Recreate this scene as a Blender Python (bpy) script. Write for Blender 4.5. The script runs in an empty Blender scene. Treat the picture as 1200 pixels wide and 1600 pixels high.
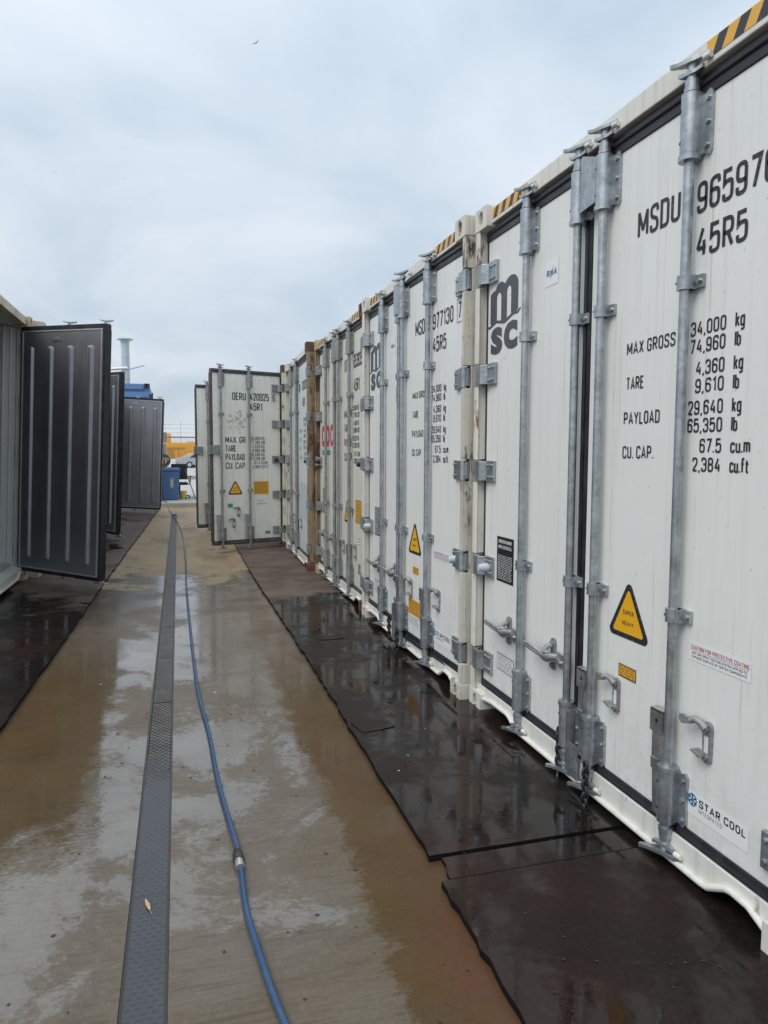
import bpy, math, random
from mathutils import Vector, Matrix, Euler
C = bpy.context; D = bpy.data
scene = C.scene
col = scene.collection
rad = math.radians
random.seed(7)

# ------------------------------------------------------------------ camera
F_PX, YAW, PITCH, ROLL, CAM_H = 1122.66, 0.27838, 0.08115, -0.00291, 1.5188
fw = Vector((math.sin(YAW)*math.cos(PITCH), math.cos(YAW)*math.cos(PITCH), -math.sin(PITCH)))
rt = Vector((math.cos(YAW), -math.sin(YAW), 0)); dn = fw.cross(rt)
c_, s_ = math.cos(ROLL), math.sin(ROLL)
rt2, dn2 = c_*rt + s_*dn, -s_*rt + c_*dn
cam = D.objects.new('camera', D.cameras.new('camera')); col.objects.link(cam)
cam.matrix_world = Matrix(((rt2.x, -dn2.x, -fw.x, 0), (rt2.y, -dn2.y, -fw.y, 0), (rt2.z, -dn2.z, -fw.z, CAM_H), (0, 0, 0, 1)))
cam.data.sensor_fit = 'VERTICAL'; cam.data.sensor_height = 36; cam.data.sensor_width = 27
cam.data.lens = F_PX/1600*36
cam.data.clip_start = 0.05; cam.data.clip_end = 3000
scene.camera = cam

# ------------------------------------------------------------------ sky, sun, exposure
SUN_EL, SUN_AZ = 52, 238          # degrees; azimuth clockwise from +Y
world = D.worlds.new('World'); scene.world = world; world.use_nodes = True
nt = world.node_tree; nt.nodes.clear()
def N(t, kind, **kw):
    n = t.nodes.new(kind)
    for k, v in kw.items(): setattr(n, k, v)
    return n
def L(t, a, b): t.links.new(a, b)
out = N(nt, 'ShaderNodeOutputWorld'); bg = N(nt, 'ShaderNodeBackground'); bg.inputs['Strength'].default_value = 0.1
sky = N(nt, 'ShaderNodeTexSky', sky_type='NISHITA', sun_disc=False, sun_elevation=rad(SUN_EL), sun_rotation=rad(SUN_AZ))
tc = N(nt, 'ShaderNodeTexCoord'); sep = N(nt, 'ShaderNodeSeparateXYZ'); L(nt, tc.outputs['Generated'], sep.inputs[0])
zz = N(nt, 'ShaderNodeMath', operation='ABSOLUTE'); L(nt, sep.outputs['Z'], zz.inputs[0])
za = N(nt, 'ShaderNodeMath', operation='ADD'); za.inputs[1].default_value = 0.40; L(nt, zz.outputs[0], za.inputs[0])
dx = N(nt, 'ShaderNodeMath', operation='DIVIDE'); L(nt, sep.outputs['X'], dx.inputs[0]); L(nt, za.outputs[0], dx.inputs[1])
dy = N(nt, 'ShaderNodeMath', operation='DIVIDE'); L(nt, sep.outputs['Y'], dy.inputs[0]); L(nt, za.outputs[0], dy.inputs[1])
cmb = N(nt, 'ShaderNodeCombineXYZ'); L(nt, dx.outputs[0], cmb.inputs[0]); L(nt, dy.outputs[0], cmb.inputs[1])
nz = N(nt, 'ShaderNodeTexNoise'); nz.inputs['Scale'].default_value = 2.0; nz.inputs['Detail'].default_value = 6; nz.inputs['Roughness'].default_value = 0.50; nz.inputs['Distortion'].default_value = 0.35
L(nt, cmb.outputs[0], nz.inputs['Vector'])
rmp = N(nt, 'ShaderNodeValToRGB'); L(nt, nz.outputs['Fac'], rmp.inputs[0])
SKY_HI, SKY_LO = (0.735, 0.803, 0.878, 1), (0.495, 0.600, 0.708, 1)
rmp.color_ramp.elements[0].position = 0.32; rmp.color_ramp.elements[0].color = SKY_LO
rmp.color_ramp.elements[1].position = 0.60; rmp.color_ramp.elements[1].color = SKY_HI
# brighter overhead than at the horizon, as an overcast sky is
mr = N(nt, 'ShaderNodeMapRange'); mr.inputs['From Min'].default_value = 0.0; mr.inputs['From Max'].default_value = 1.0
mr.inputs['To Min'].default_value = 8.6; mr.inputs['To Max'].default_value = 14.5; L(nt, zz.outputs[0], mr.inputs[0])
mul = N(nt, 'ShaderNodeVectorMath', operation='SCALE'); L(nt, rmp.outputs[0], mul.inputs[0]); L(nt, mr.outputs[0], mul.inputs['Scale'])
mx = N(nt, 'ShaderNodeMixRGB'); mx.inputs[0].default_value = 0.88; L(nt, sky.outputs[0], mx.inputs[1]); L(nt, mul.outputs[0], mx.inputs[2])
L(nt, mx.outputs[0], bg.inputs[0]); L(nt, bg.outputs[0], out.inputs[0])

sun = D.objects.new('sun', D.lights.new('sun', 'SUN')); col.objects.link(sun)
sun.data.energy = 1.5; sun.data.angle = rad(35); sun.data.color = (1, 0.965, 0.91)
sd = Vector((math.sin(rad(SUN_AZ))*math.cos(rad(SUN_EL)), math.cos(rad(SUN_AZ))*math.cos(rad(SUN_EL)), math.sin(rad(SUN_EL))))
sun.rotation_euler = sd.to_track_quat('Z', 'Y').to_euler()
sun.location = sd*40
scene.view_settings.view_transform = 'Standard'; scene.view_settings.look = 'None'
scene.view_settings.exposure = 0.13; scene.view_settings.gamma = 1

# ------------------------------------------------------------------ mesh helpers
class MB:
    def __init__(s): s.v = []; s.f = []; s.m = []; s.s = []
    def add(s, vs, fs, m=0, smooth=False):
        o = len(s.v); s.v += [tuple(v) for v in vs]
        for f in fs: s.f.append([i+o for i in f]); s.m.append(m); s.s.append(smooth)
        return s
    def box(s, x0, x1, y0, y1, z0, z1, m=0):
        return s.add([(x0,y0,z0),(x1,y0,z0),(x1,y1,z0),(x0,y1,z0),(x0,y0,z1),(x1,y0,z1),(x1,y1,z1),(x0,y1,z1)],
                     [(0,3,2,1),(4,5,6,7),(0,1,5,4),(1,2,6,5),(2,3,7,6),(3,0,4,7)], m)
    def obox(s, c, ax, ay, az, m=0):      # oriented box: centre and three half-axis vectors
        c = Vector(c); ax, ay, az = Vector(ax), Vector(ay), Vector(az)
        vs = [c+i*ax+j*ay+k*az for k in (-1,1) for (i,j) in ((-1,-1),(1,-1),(1,1),(-1,1))]
        return s.add(vs, [(0,3,2,1),(4,5,6,7),(0,1,5,4),(1,2,6,5),(2,3,7,6),(3,0,4,7)], m)
    def tube(s, pts, r, n=10, m=0, caps=True):
        pts = [Vector(p) for p in pts]; rs = r if isinstance(r, (list, tuple)) else [r]*len(pts)
        rings = []; up = None
        for i, p in enumerate(pts):
            t = (pts[min(i+1, len(pts)-1)] - pts[max(i-1, 0)]).normalized()
            if up is None: up = Vector((0,0,1)) if abs(t.z) < .9 else Vector((1,0,0))
            a = t.cross(up)
            if a.length < 1e-6: a = t.cross(Vector((0,1,0)))
            a.normalize(); b = t.cross(a).normalized(); up = a.cross(t)
            rings.append([p + rs[i]*(math.cos(2*math.pi*k/n)*a + math.sin(2*math.pi*k/n)*b) for k in range(n)])
        vs = [v for q in rings for v in q]
        fs = [(i*n+k, (i+1)*n+k, (i+1)*n+(k+1) % n, i*n+(k+1) % n) for i in range(len(pts)-1) for k in range(n)]
        s.add(vs, fs, m, True)
        if caps: s.add(rings[0], [tuple(range(n))], m); s.add(rings[-1], [tuple(reversed(range(n)))], m)
        return s
    def prism(s, poly, y0, y1, m=0, cap_m=None):   # polygon in x,z (counter-clockwise seen from -y), extruded along y
        n = len(poly)
        vs = [(x, y0, z) for x, z in poly] + [(x, y1, z) for x, z in poly]
        s.add(vs, [tuple(range(n)), tuple(range(2*n-1, n-1, -1))], m if cap_m is None else cap_m)
        s.add(vs, [(i, n+i, n+(i+1) % n, (i+1) % n) for i in range(n)], m)
        return s
    def flat(s, poly, y, m=0): return s.add([(x, y, z) for x, z in poly], [tuple(range(len(poly)))], m)
    def rect(s, x0, x1, z0, z1, y, m=0): return s.flat([(x0,z0),(x1,z0),(x1,z1),(x0,z1)], y, m)
    def disc(s, x, z, y, r, n=12, m=0): return s.flat([(x+r*math.cos(2*math.pi*k/n), z+r*math.sin(2*math.pi*k/n)) for k in range(n)], y, m)
    def bolt(s, x, z, y, r=.009, h=.009, m=0): return s.prism([(x+r*math.cos(math.pi*k/3), z+r*math.sin(math.pi*k/3)) for k in range(6)], y-h, y, m)
    def text(s, txt, x0, z0, w, h, y, m=0, wt=.135):      # condensed stencil lettering, fitted to a box
        units = []; x = 0
        for ch in txt:
            if ch == ' ': x += .30; continue
            gw, paths = GLYPH[ch]; units.append((x, gw, paths)); x += gw+.27
        tot = x-.27; t = h*wt; kx = (w-t)/max(tot, .01); n = 0
        if tot < .05: kx = 0
        for ux, gw, paths in units:
            for path in paths:
                pts = roundpath([(x0+t/2+(ux+p[0]*gw)*kx, z0+t/2+p[1]*(h-t), (p[2] if len(p) > 2 else 0)*min(gw*kx, h*.5)) for p in path])
                s.stroke(pts, t, y-n*.00002, m); n = (n+1) % 8
        return s
    def stroke(s, pts, t, y, m=0):
        closed = (Vector(pts[0])-Vector(pts[-1])).length < 1e-6
        P = [Vector(p) for p in pts]
        if closed: P = P[:-1]
        Lf, Rt = [], []; n = len(P)
        for i, p in enumerate(P):
            a = P[i-1] if (i or closed) else None; b = P[(i+1) % n] if (i < n-1 or closed) else None
            d1 = (p-a).normalized() if a is not None else None; d2 = (b-p).normalized() if b is not None else None
            if d1 is None: d1 = d2
            if d2 is None: d2 = d1
            q = Vector((-(d1.y+d2.y), d1.x+d2.x))
            q = q.normalized() if q.length > 1e-6 else Vector((-d1.y, d1.x))
            k = max(q.dot(Vector((-d1.y, d1.x))), .5); o = q*(t/2/k); Lf.append(p+o); Rt.append(p-o)
        vs = [(v.x, y, v.y) for v in Lf+Rt]
        return s.add(vs, [(n+i, n+(i+1) % n, (i+1) % n, i) for i in range(n if closed else n-1)], m)
    def font(s, txt, x0, z0, w, h, y, m=0, bold=0.0):
        vs, fs = glyphs(txt, bold)
        xs = [v[0] for v in vs]; a, b = min(xs), max(xs)
        kx = w/(b-a); kz = h/CAPH
        return s.add([(x0+(v[0]-a)*kx, y, z0+v[1]*kz) for v in vs], fs, m)
    def mesh(s, name, mats):
        me = D.meshes.new(name); me.from_pydata(s.v, [], s.f)
        for q in mats: me.materials.append(q)
        me.polygons.foreach_set('material_index', s.m); me.polygons.foreach_set('use_smooth', s.s)
        me.update(); return me
    def build(s, name, mats, parent=None, bevel=0, loc=None, rot=None):
        return put(name, s.mesh(name, mats if isinstance(mats, (list, tuple)) else [mats]), parent, bevel, loc, rot)
def put(name, me, parent=None, bevel=0, loc=None, rot=None):
    o = D.objects.new(name, me); col.objects.link(o)
    if parent: o.parent = parent
    if loc: o.location = loc
    if rot: o.rotation_euler = rot
    if bevel:
        b = o.modifiers.new('bevel', 'BEVEL'); b.width = bevel; b.segments = 2; b.limit_method = 'ANGLE'; b.angle_limit = rad(40)
    return o
def roundpath(pts, seg=4):
    o = []; n = len(pts); closed = n > 2 and pts[0][:2] == pts[-1][:2]
    Q = pts[:-1] if closed else pts; k = len(Q)
    for i, (x, z, r) in enumerate(Q):
        p = Vector((x, z))
        if r <= 0 or (not closed and i in (0, k-1)): o.append((x, z)); continue
        a = Vector(Q[i-1][:2])-p; b = Vector(Q[(i+1) % k][:2])-p
        d = min(r, a.length*.499, b.length*.499); A = p+a.normalized()*d; B = p+b.normalized()*d
        for j in range(seg+1):
            t = j/seg; v = A*(1-t)**2+p*2*t*(1-t)+B*t*t; o.append((v.x, v.y))
    if closed: o.append(o[0])
    return o
_r = .55
def _ring(x0, z0, x1, z1, r=_r): return [(x0,(z0+z1)/2),(x0,z1,r),(x1,z1,r),(x1,z0,r),(x0,z0,r),(x0,(z0+z1)/2)]
GLYPH = {
 '0': (.42, [_ring(0,0,1,1)]), '1': (.22, [[(0,.80),(.85,1),(.85,0)]]),
 '2': (.42, [[(0,.74),(0,1,_r),(1,1,_r),(1,.60,.35),(0,0)],[(0,0),(1,0)]]),
 '3': (.42, [[(0,.76),(0,1,_r),(1,1,_r),(1,.53,.45),(.35,.53)],[(.35,.53),(1,.53,.45),(1,0,_r),(0,0,_r),(0,.24)]]),
 '4': (.46, [[(.62,1),(0,.27)],[(0,.27),(1,.27)],[(.78,.55),(.78,0)]]),
 '5': (.42, [[(.95,1),(.06,1),(.02,.55),(.3,.64,.3),(1,.64,_r),(1,0,_r),(0,0,_r),(0,.22)]]),
 '6': (.42, [[(1,.77),(1,1,_r),(0,1,_r),(0,0,_r),(1,0,_r),(1,.58,_r),(.02,.58,.4)]]),
 '7': (.42, [[(0,1),(1,1),(.34,0)]]),
 '8': (.42, [_ring(.05,.53,.95,1),_ring(0,0,1,.53)]),
 '9': (.42, [[(0,.23),(0,0,_r),(1,0,_r),(1,1,_r),(0,1,_r),(0,.42,_r),(.98,.42,.4)]]),
 'A': (.48, [[(0,0),(.5,1),(1,0)],[(.2,.28),(.8,.28)]]), 'B': (.42, [[(0,0),(0,1),(.95,1,_r),(.95,.53,.45),(0,.53)],[(0,.53),(1,.53,.45),(1,0,_r),(0,0)]]),
 'C': (.42, [[(1,.74),(1,1,_r),(0,1,_r),(0,0,_r),(1,0,_r),(1,.26)]]), 'D': (.42, [[(0,0),(0,1),(1,1,_r),(1,0,_r),(0,0)]]),
 'E': (.36, [[(1,1),(0,1),(0,0),(1,0)],[(0,.52),(.85,.52)]]), 'F': (.36, [[(1,1),(0,1),(0,0)],[(0,.52),(.85,.52)]]),
 'G': (.42, [[(1,.74),(1,1,_r),(0,1,_r),(0,0,_r),(1,0,_r),(1,.46),(.55,.46)]]), 'H': (.42, [[(0,0),(0,1)],[(1,0),(1,1)],[(0,.52),(1,.52)]]),
 'I': (.0, [[(0,0),(0,1)]]), 'K': (.42, [[(0,0),(0,1)],[(.95,1),(.05,.42)],[(.32,.58),(1,0)]]), 'L': (.36, [[(0,1),(0,0),(1,0)]]),
 'M': (.58, [[(0,0),(0,1)],[(0,1),(.5,.22)],[(.5,.22),(1,1)],[(1,1),(1,0)]]), 'N': (.44, [[(0,0),(0,1)],[(0,1),(1,0)],[(1,0),(1,1)]]), 'O': (.42, [_ring(0,0,1,1)]),
 'P': (.42, [[(0,0),(0,1),(1,1,_r),(1,.46,_r),(0,.46)]]), 'R': (.42, [[(0,0),(0,1),(1,1,_r),(1,.48,_r),(0,.48)],[(.5,.48),(1,0)]]),
 'S': (.42, [[(1,.76),(1,1,_r),(0,1,_r),(0,.56,.5),(1,.46,.5),(1,0,_r),(0,0,_r),(0,.24)]]), 'T': (.42, [[(0,1),(1,1)],[(.5,1),(.5,0)]]),
 'U': (.42, [[(0,1),(0,0,_r),(1,0,_r),(1,1)]]), 'V': (.46, [[(0,1),(.5,0),(1,1)]]), 'W': (.64, [[(0,1),(.25,0),(.5,.8),(.75,0),(1,1)]]),
 'X': (.44, [[(0,0),(1,1)],[(0,1),(1,0)]]), 'Y': (.46, [[(0,1),(.5,.45),(1,1)],[(.5,.45),(.5,0)]]), 'Z': (.42, [[(0,1),(1,1)],[(1,1),(0,0)],[(0,0),(1,0)]]),
 'b': (.38, [[(0,1),(0,0)],[(0,.66,.1),(1,.66,_r),(1,0,_r),(0,0)]]), 'c': (.36, [[(1,.5),(1,.66,_r),(0,.66,_r),(0,0,_r),(1,0,_r),(1,.18)]]),
 'd': (.38, [[(1,1),(1,0)],[(1,.66,.1),(0,.66,_r),(0,0,_r),(1,0)]]), 'e': (.36, [[(0,.35),(1,.35),(1,.66,_r),(0,.66,_r),(0,0,_r),(1,0,_r)]]),
 'f': (.32, [[(1.1,1),(.35,1,.4),(.35,0)],[(-.1,.62),(.95,.62)]]), 'g': (.38, [[(1,0),(0,0,_r),(0,.66,_r),(1,.66),(1,-.30,_r),(.05,-.30)]]),
 'i': (.0, [[(0,0),(0,.66)],[(0,.85),(0,1)]]), 'k': (.36, [[(0,0),(0,1)],[(.95,.68),(.05,.28)],[(.35,.42),(1,0)]]), 'l': (.0, [[(0,0),(0,1)]]),
 'm': (.58, [[(0,0),(0,.66),(.5,.66,.4),(.5,0)],[(.5,.66),(1,.66,.4),(1,0)]]), 'r': (.24, [[(0,0),(0,.66)],[(0,.56),(1,.66)]]),
 't': (.32, [[(.35,.88),(.35,0,.3),(1,0)],[(-.15,.62),(1,.62)]]), 'u': (.36, [[(0,.66),(0,0,_r),(1,0),(1,.66)],]),
 '.': (.0, [[(0,-.03),(0,.07)]]), ',': (.0, [[(.0,.07),(0,-.04),(-.06,-.16)]]),
}
GLYPH[','] = (.02, [[(1,.06),(1,-.03),(-2.2,-.17)]])
_gl = {}
def glyphs(txt, bold=0.0):
    k = (txt, bold)
    if k in _gl: return _gl[k]
    cu = D.curves.new('lettering', 'FONT'); cu.body = txt; cu.resolution_u = 3; cu.fill_mode = 'FRONT'; cu.offset = bold
    o = D.objects.new('lettering', cu); col.objects.link(o); C.view_layer.update()
    me = D.meshes.new_from_object(o.evaluated_get(C.evaluated_depsgraph_get()))
    r = ([(v.co.x, v.co.y) for v in me.vertices], [tuple(p.vertices) for p in me.polygons])
    # face the viewer on -y: x right, z up already gives a normal along -y
    D.objects.remove(o); D.curves.remove(cu); D.meshes.remove(me)
    _gl[k] = r; return r
_h = glyphs('H'); CAPH = max(v[1] for v in _h[0])
def tag(o, label=None, cat=None, group=None, kind=None):
    if label: o['label'] = label
    if cat: o['category'] = cat
    if group: o['group'] = group
    if kind: o['kind'] = kind
    return o
def empty(name, loc, rot=(0,0,0)):
    o = D.objects.new(name, None); col.objects.link(o); o.location = loc; o.rotation_euler = rot; o.empty_display_size = .2; return o

# ------------------------------------------------------------------ materials
def newmat(name):
    m = D.materials.new(name); m.use_nodes = True; t = m.node_tree
    return m, t, t.nodes['Principled BSDF']
def plain(name, colr, rough=.5, metal=0, spec=.5, coat=0):
    m, t, p = newmat(name)
    p.inputs['Base Color'].default_value = (*colr, 1); p.inputs['Roughness'].default_value = rough; p.inputs['Metallic'].default_value = metal
    p.inputs['Specular IOR Level'].default_value = spec; p.inputs['Coat Weight'].default_value = coat
    return m
def objvec(t, scale, seed=True):
    tc = N(t, 'ShaderNodeTexCoord'); mp = N(t, 'ShaderNodeMapping'); mp.inputs['Scale'].default_value = scale
    L(t, tc.outputs['Object'], mp.inputs[0])
    if not seed: return mp.outputs[0]
    oi = N(t, 'ShaderNodeObjectInfo'); sc = N(t, 'ShaderNodeMath', operation='MULTIPLY'); sc.inputs[1].default_value = 37
    L(t, oi.outputs['Random'], sc.inputs[0])
    ad = N(t, 'ShaderNodeVectorMath', operation='ADD'); L(t, mp.outputs[0], ad.inputs[0]); L(t, sc.outputs[0], ad.inputs[1])
    return ad.outputs[0]
def noise(t, vec, scale=1, detail=4, rough=.55, dist=0):
    n = N(t, 'ShaderNodeTexNoise'); n.inputs['Scale'].default_value = scale; n.inputs['Detail'].default_value = detail
    n.inputs['Roughness'].default_value = rough; n.inputs['Distortion'].default_value = dist
    L(t, vec, n.inputs['Vector']); return n.outputs['Fac']
def rng(t, val, a, b, c=0, d=1, smooth=False):
    n = N(t, 'ShaderNodeMapRange'); n.inputs[1].default_value = a; n.inputs[2].default_value = b; n.inputs[3].default_value = c; n.inputs[4].default_value = d
    if smooth: n.interpolation_type = 'SMOOTHSTEP'
    L(t, val, n.inputs[0]); return n.outputs[0]
def mixc(t, fac, a, b, mode='MIX'):
    n = N(t, 'ShaderNodeMixRGB', blend_type=mode)
    for i, q in ((0, fac), (1, a), (2, b)):
        if hasattr(q, 'is_linked'): L(t, q, n.inputs[i])
        else: n.inputs[i].default_value = q if i == 0 else (*q, 1)
    return n.outputs[0]
def math2(t, op, a, b):
    n = N(t, 'ShaderNodeMath', operation=op)
    for i, q in ((0, a), (1, b)):
        if hasattr(q, 'is_linked'): L(t, q, n.inputs[i])
        else: n.inputs[i].default_value = q
    return n.outputs[0]
def bump(t, p, h, strength=.2, dist=.01):
    b = N(t, 'ShaderNodeBump'); b.inputs['Strength'].default_value = strength; b.inputs['Distance'].default_value = dist
    L(t, h, b.inputs['Height']); L(t, b.outputs[0], p.inputs['Normal'])
def sepobj(t):
    tc = N(t, 'ShaderNodeTexCoord'); s = N(t, 'ShaderNodeSeparateXYZ'); L(t, tc.outputs['Object'], s.inputs[0]); return s.outputs

def painted(name, base, dirt, rust=None, dirt_amt=.5, rust_amt=0., rough=.38, streak=.35, foot=0.):
    m, t, p = newmat(name)
    v = objvec(t, (1,1,1)); vs = objvec(t, (26, 26, .55))
    st = noise(t, vs, 1.0, 3, .6)
    c = mixc(t, rng(t, st, .52, .78, 0, streak), base, dirt)
    blot = noise(t, v, 2.3, 6, .65)
    c = mixc(t, rng(t, blot, .5, .8, 0, dirt_amt), c, dirt)
    sp = noise(t, v, 46, 3, .5)
    c = mixc(t, rng(t, sp, .69, .76, 0, .45), c, (dirt[0]*.5, dirt[1]*.47, dirt[2]*.42))
    if foot:      # splash grime and run-off streaks low on the panel
        zz = sepobj(t)['Z']
        g1 = math2(t, 'MULTIPLY', rng(t, math2(t, 'ADD', zz, rng(t, noise(t, objvec(t, (9, 9, 1.5)), 1, 5, .65), .3, .7, -.35, .35)), .15, .75, 1, 0), rng(t, noise(t, v, 14, 5, .7), .42, .7))
        c = mixc(t, math2(t, 'MULTIPLY', g1, foot), c, dirt)
        dr = noise(t, objvec(t, (38, 38, .9)), 1.0, 4, .7)
        c = mixc(t, rng(t, dr, .60, .74, 0, .50), c, (dirt[0]*.75, dirt[1]*.72, dirt[2]*.68))
    if rust:
        rn = noise(t, objvec(t, (7, 7, 2.4)), 1.4, 7, .7, .3)
        c = mixc(t, rng(t, rn, .62-rust_amt*.35, .70-rust_amt*.30), c, rust)
    L(t, c, p.inputs['Base Color'])
    L(t, rng(t, blot, .3, .8, rough-.06, rough+.2), p.inputs['Roughness'])
    wv = math2(t, 'ADD', noise(t, v, 2.2, 3, .5), math2(t, 'MULTIPLY', noise(t, v, 9, 4, .6), .25))
    if foot: wv = math2(t, 'ADD', wv, math2(t, 'MULTIPLY', rng(t, noise(t, v, 150, 2, .5), .66, .74), .05))
    bump(t, p, wv, .22, .012)
    return m
WHITE = painted('white_door_paint', (.795,.80,.765), (.47,.45,.40), dirt_amt=.14, streak=.24, rough=.34, foot=.35)
WHITE_OPEN = painted('scuffed_white_door_paint', (.82,.81,.75), (.50,.47,.38), dirt_amt=.22, streak=.3, foot=.3)
WHITE_OLD = painted('aged_white_door_paint', (.70,.685,.61), (.42,.38,.29), dirt_amt=.3, streak=.4)
WHITE_COOL = painted('bluish_white_door_paint', (.66,.70,.70), (.46,.45,.42), dirt_amt=.25, streak=.3)
POST = painted('post_paint', (.74,.72,.65), (.38,.33,.24), (.20,.10,.05), dirt_amt=.6, rust_amt=.07, streak=.65)
POST_DIRTY = painted('dirty_post_paint', (.66,.63,.54), (.24,.20,.15), (.07,.05,.035), dirt_amt=.85, rust_amt=.18, streak=.7)
RUSTY = painted('rusty_post_paint', (.345,.265,.165), (.175,.110,.065), (.095,.048,.028), dirt_amt=.95, rust_amt=.40, streak=.8, rough=.6)
RUST = painted('rusted_steel', (.13,.065,.045), (.08,.04,.03), (.20,.10,.06), dirt_amt=.6, rust_amt=.2, rough=.7)
CREAM_RUST = painted('rust_streaked_cream_paint', (.58,.49,.33), (.38,.25,.12), (.14,.07,.04), dirt_amt=.6, rust_amt=.22)
def galv(name, base, rough=.42, metal=.75):
    m, t, p = newmat(name)
    v = objvec(t, (1,1,1))
    vo = N(t, 'ShaderNodeTexVoronoi'); vo.inputs['Scale'].default_value = 55; L(t, v, vo.inputs['Vector'])
    n = noise(t, v, 9, 5, .6)
    c = mixc(t, rng(t, n, .35, .68), tuple(b*.74 for b in base), tuple(min(1, b*1.04) for b in base))
    bw = N(t, 'ShaderNodeRGBToBW'); L(t, vo.outputs['Color'], bw.inputs[0]); c = mixc(t, .30, c, bw.outputs[0], 'SOFT_LIGHT')
    ds = noise(t, objvec(t, (30,30,4)), 1, 4, .6)
    c = mixc(t, rng(t, ds, .6, .75, 0, .5), c, tuple(b*.35 for b in base))
    L(t, c, p.inputs['Base Color']); p.inputs['Metallic'].default_value = metal
    L(t, rng(t, n, .3, .7, rough-.08, rough+.14), p.inputs['Roughness'])
    bump(t, p, noise(t, v, 60, 3), .08, .004)
    return m
GALV = galv('galvanised_steel', (.47,.50,.52), .38, .82)
GALV_DULL = galv('weathered_galvanised_steel', (.35,.36,.355), .55, .5)
ZINC = galv('bright_forged_zinc', (.55,.56,.57), .34, .85)
def rubber(name, base, rough):
    m, t, p = newmat(name); v = objvec(t, (1,1,1)); n = noise(t, v, 12, 4)
    L(t, mixc(t, rng(t, n, .4, .75), base, tuple(b*2+.008 for b in base)), p.inputs['Base Color'])
    L(t, rng(t, n, .3, .7, rough-.1, rough+.15), p.inputs['Roughness']); return m
GASKET = rubber('black_rubber_seal', (.012,.013,.018), .42)
GASKET_OLD = rubber('grey_weathered_seal', (.06,.06,.06), .6)
def worn_ink(name, base):
    m, t, p = newmat(name); v = objvec(t, (1,1,1)); n = noise(t, v, 70, 5, .7)
    L(t, mixc(t, rng(t, n, .60, .72, 0, .75), base, (.42,.42,.40)), p.inputs['Base Color']); p.inputs['Roughness'].default_value = .48; return m
INK = worn_ink('black_decal_ink', (.022,.023,.027))
INK_GREY = plain('faded_decal_ink', (.10,.105,.115), .5)
LOGO = plain('charcoal_logo_vinyl', (.062,.064,.082), .4)
YELLOW = plain('amber_sticker', (.83,.43,.015), .4)
ORANGE = plain('orange_sticker', (.78,.38,.03), .45)
STICKER = plain('white_sticker', (.82,.83,.82), .35)
RED_INK = plain('red_decal_ink', (.42,.05,.07), .45)
RED_LOGO = plain('red_logo_vinyl', (.62,.06,.10), .4)
GREEN_INK = plain('green_sticker', (.05,.33,.16), .45)
BLUE_INK = plain('blue_logo_ink', (.02,.19,.38), .4)
NAVY = plain('navy_logo_ink', (.02,.05,.20), .4)
PLATE_BLACK = plain('black_data_plate', (.014,.015,.022), .35)
HOLE = plain('dark_hole', (.012,.011,.010), .8)
SKIRT = painted('sill_paint', (.74,.73,.67), (.40,.36,.28), (.24,.13,.07), dirt_amt=.4, rust_amt=.01, streak=.45)
def hazard():
    m, t, p = newmat('hazard_stripe_tape'); s = sepobj(t)
    d = math2(t, 'SUBTRACT', s['X'], math2(t, 'MULTIPLY', s['Z'], .55))
    fr = math2(t, 'FRACT', math2(t, 'MULTIPLY', d, 1/.094), 0)
    c = mixc(t, math2(t, 'GREATER_THAN', fr, .52), (.80,.42,.05), (.03,.032,.045))
    w = noise(t, objvec(t, (1,1,1)), 30, 6, .7)
    L(t, mixc(t, rng(t, w, .62, .7, 0, .75), c, (.60,.57,.50)), p.inputs['Base Color']); p.inputs['Roughness'].default_value = .45
    return m
HAZARD = hazard()
JAMB = painted('pale_steel_jamb', (.62,.64,.62), (.40,.40,.37), dirt_amt=.4, streak=.5)
def lining():
    m, t, p = newmat('brushed_stainless_lining'); v = objvec(t, (1,1,1)); vs = objvec(t, (60, 60, 1.2))
    n = noise(t, v, 3, 5, .6); b = noise(t, vs, 1, 3)
    L(t, mixc(t, rng(t, n, .4, .75, 0, .6), (.36,.365,.39), (.25,.255,.27)), p.inputs['Base Color'])
    p.inputs['Metallic'].default_value = .8
    L(t, rng(t, b, .3, .7, .34, .50), p.inputs['Roughness'])
    bump(t, p, noise(t, v, 1.4, 3), .25, .02)
    return m
LINING = lining()
INNER = plain('interior_steel_lining', (.42,.45,.48), .35, .8)
ALU = plain('aluminium_trim', (.62,.63,.63), .4, .6)

# ------------------------------------------------------------------ reefer container
W, H, LEN = 2.438, 2.896, 11.0
SK = .055                       # door skin depth behind the corner castings
HZ = (2.53, 1.97, 1.42, .87, .31)
_cache = {}
def cached(key, fn, name, mats):
    if key not in _cache: _cache[key] = fn().mesh(name, mats)
    return _cache[key]

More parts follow.
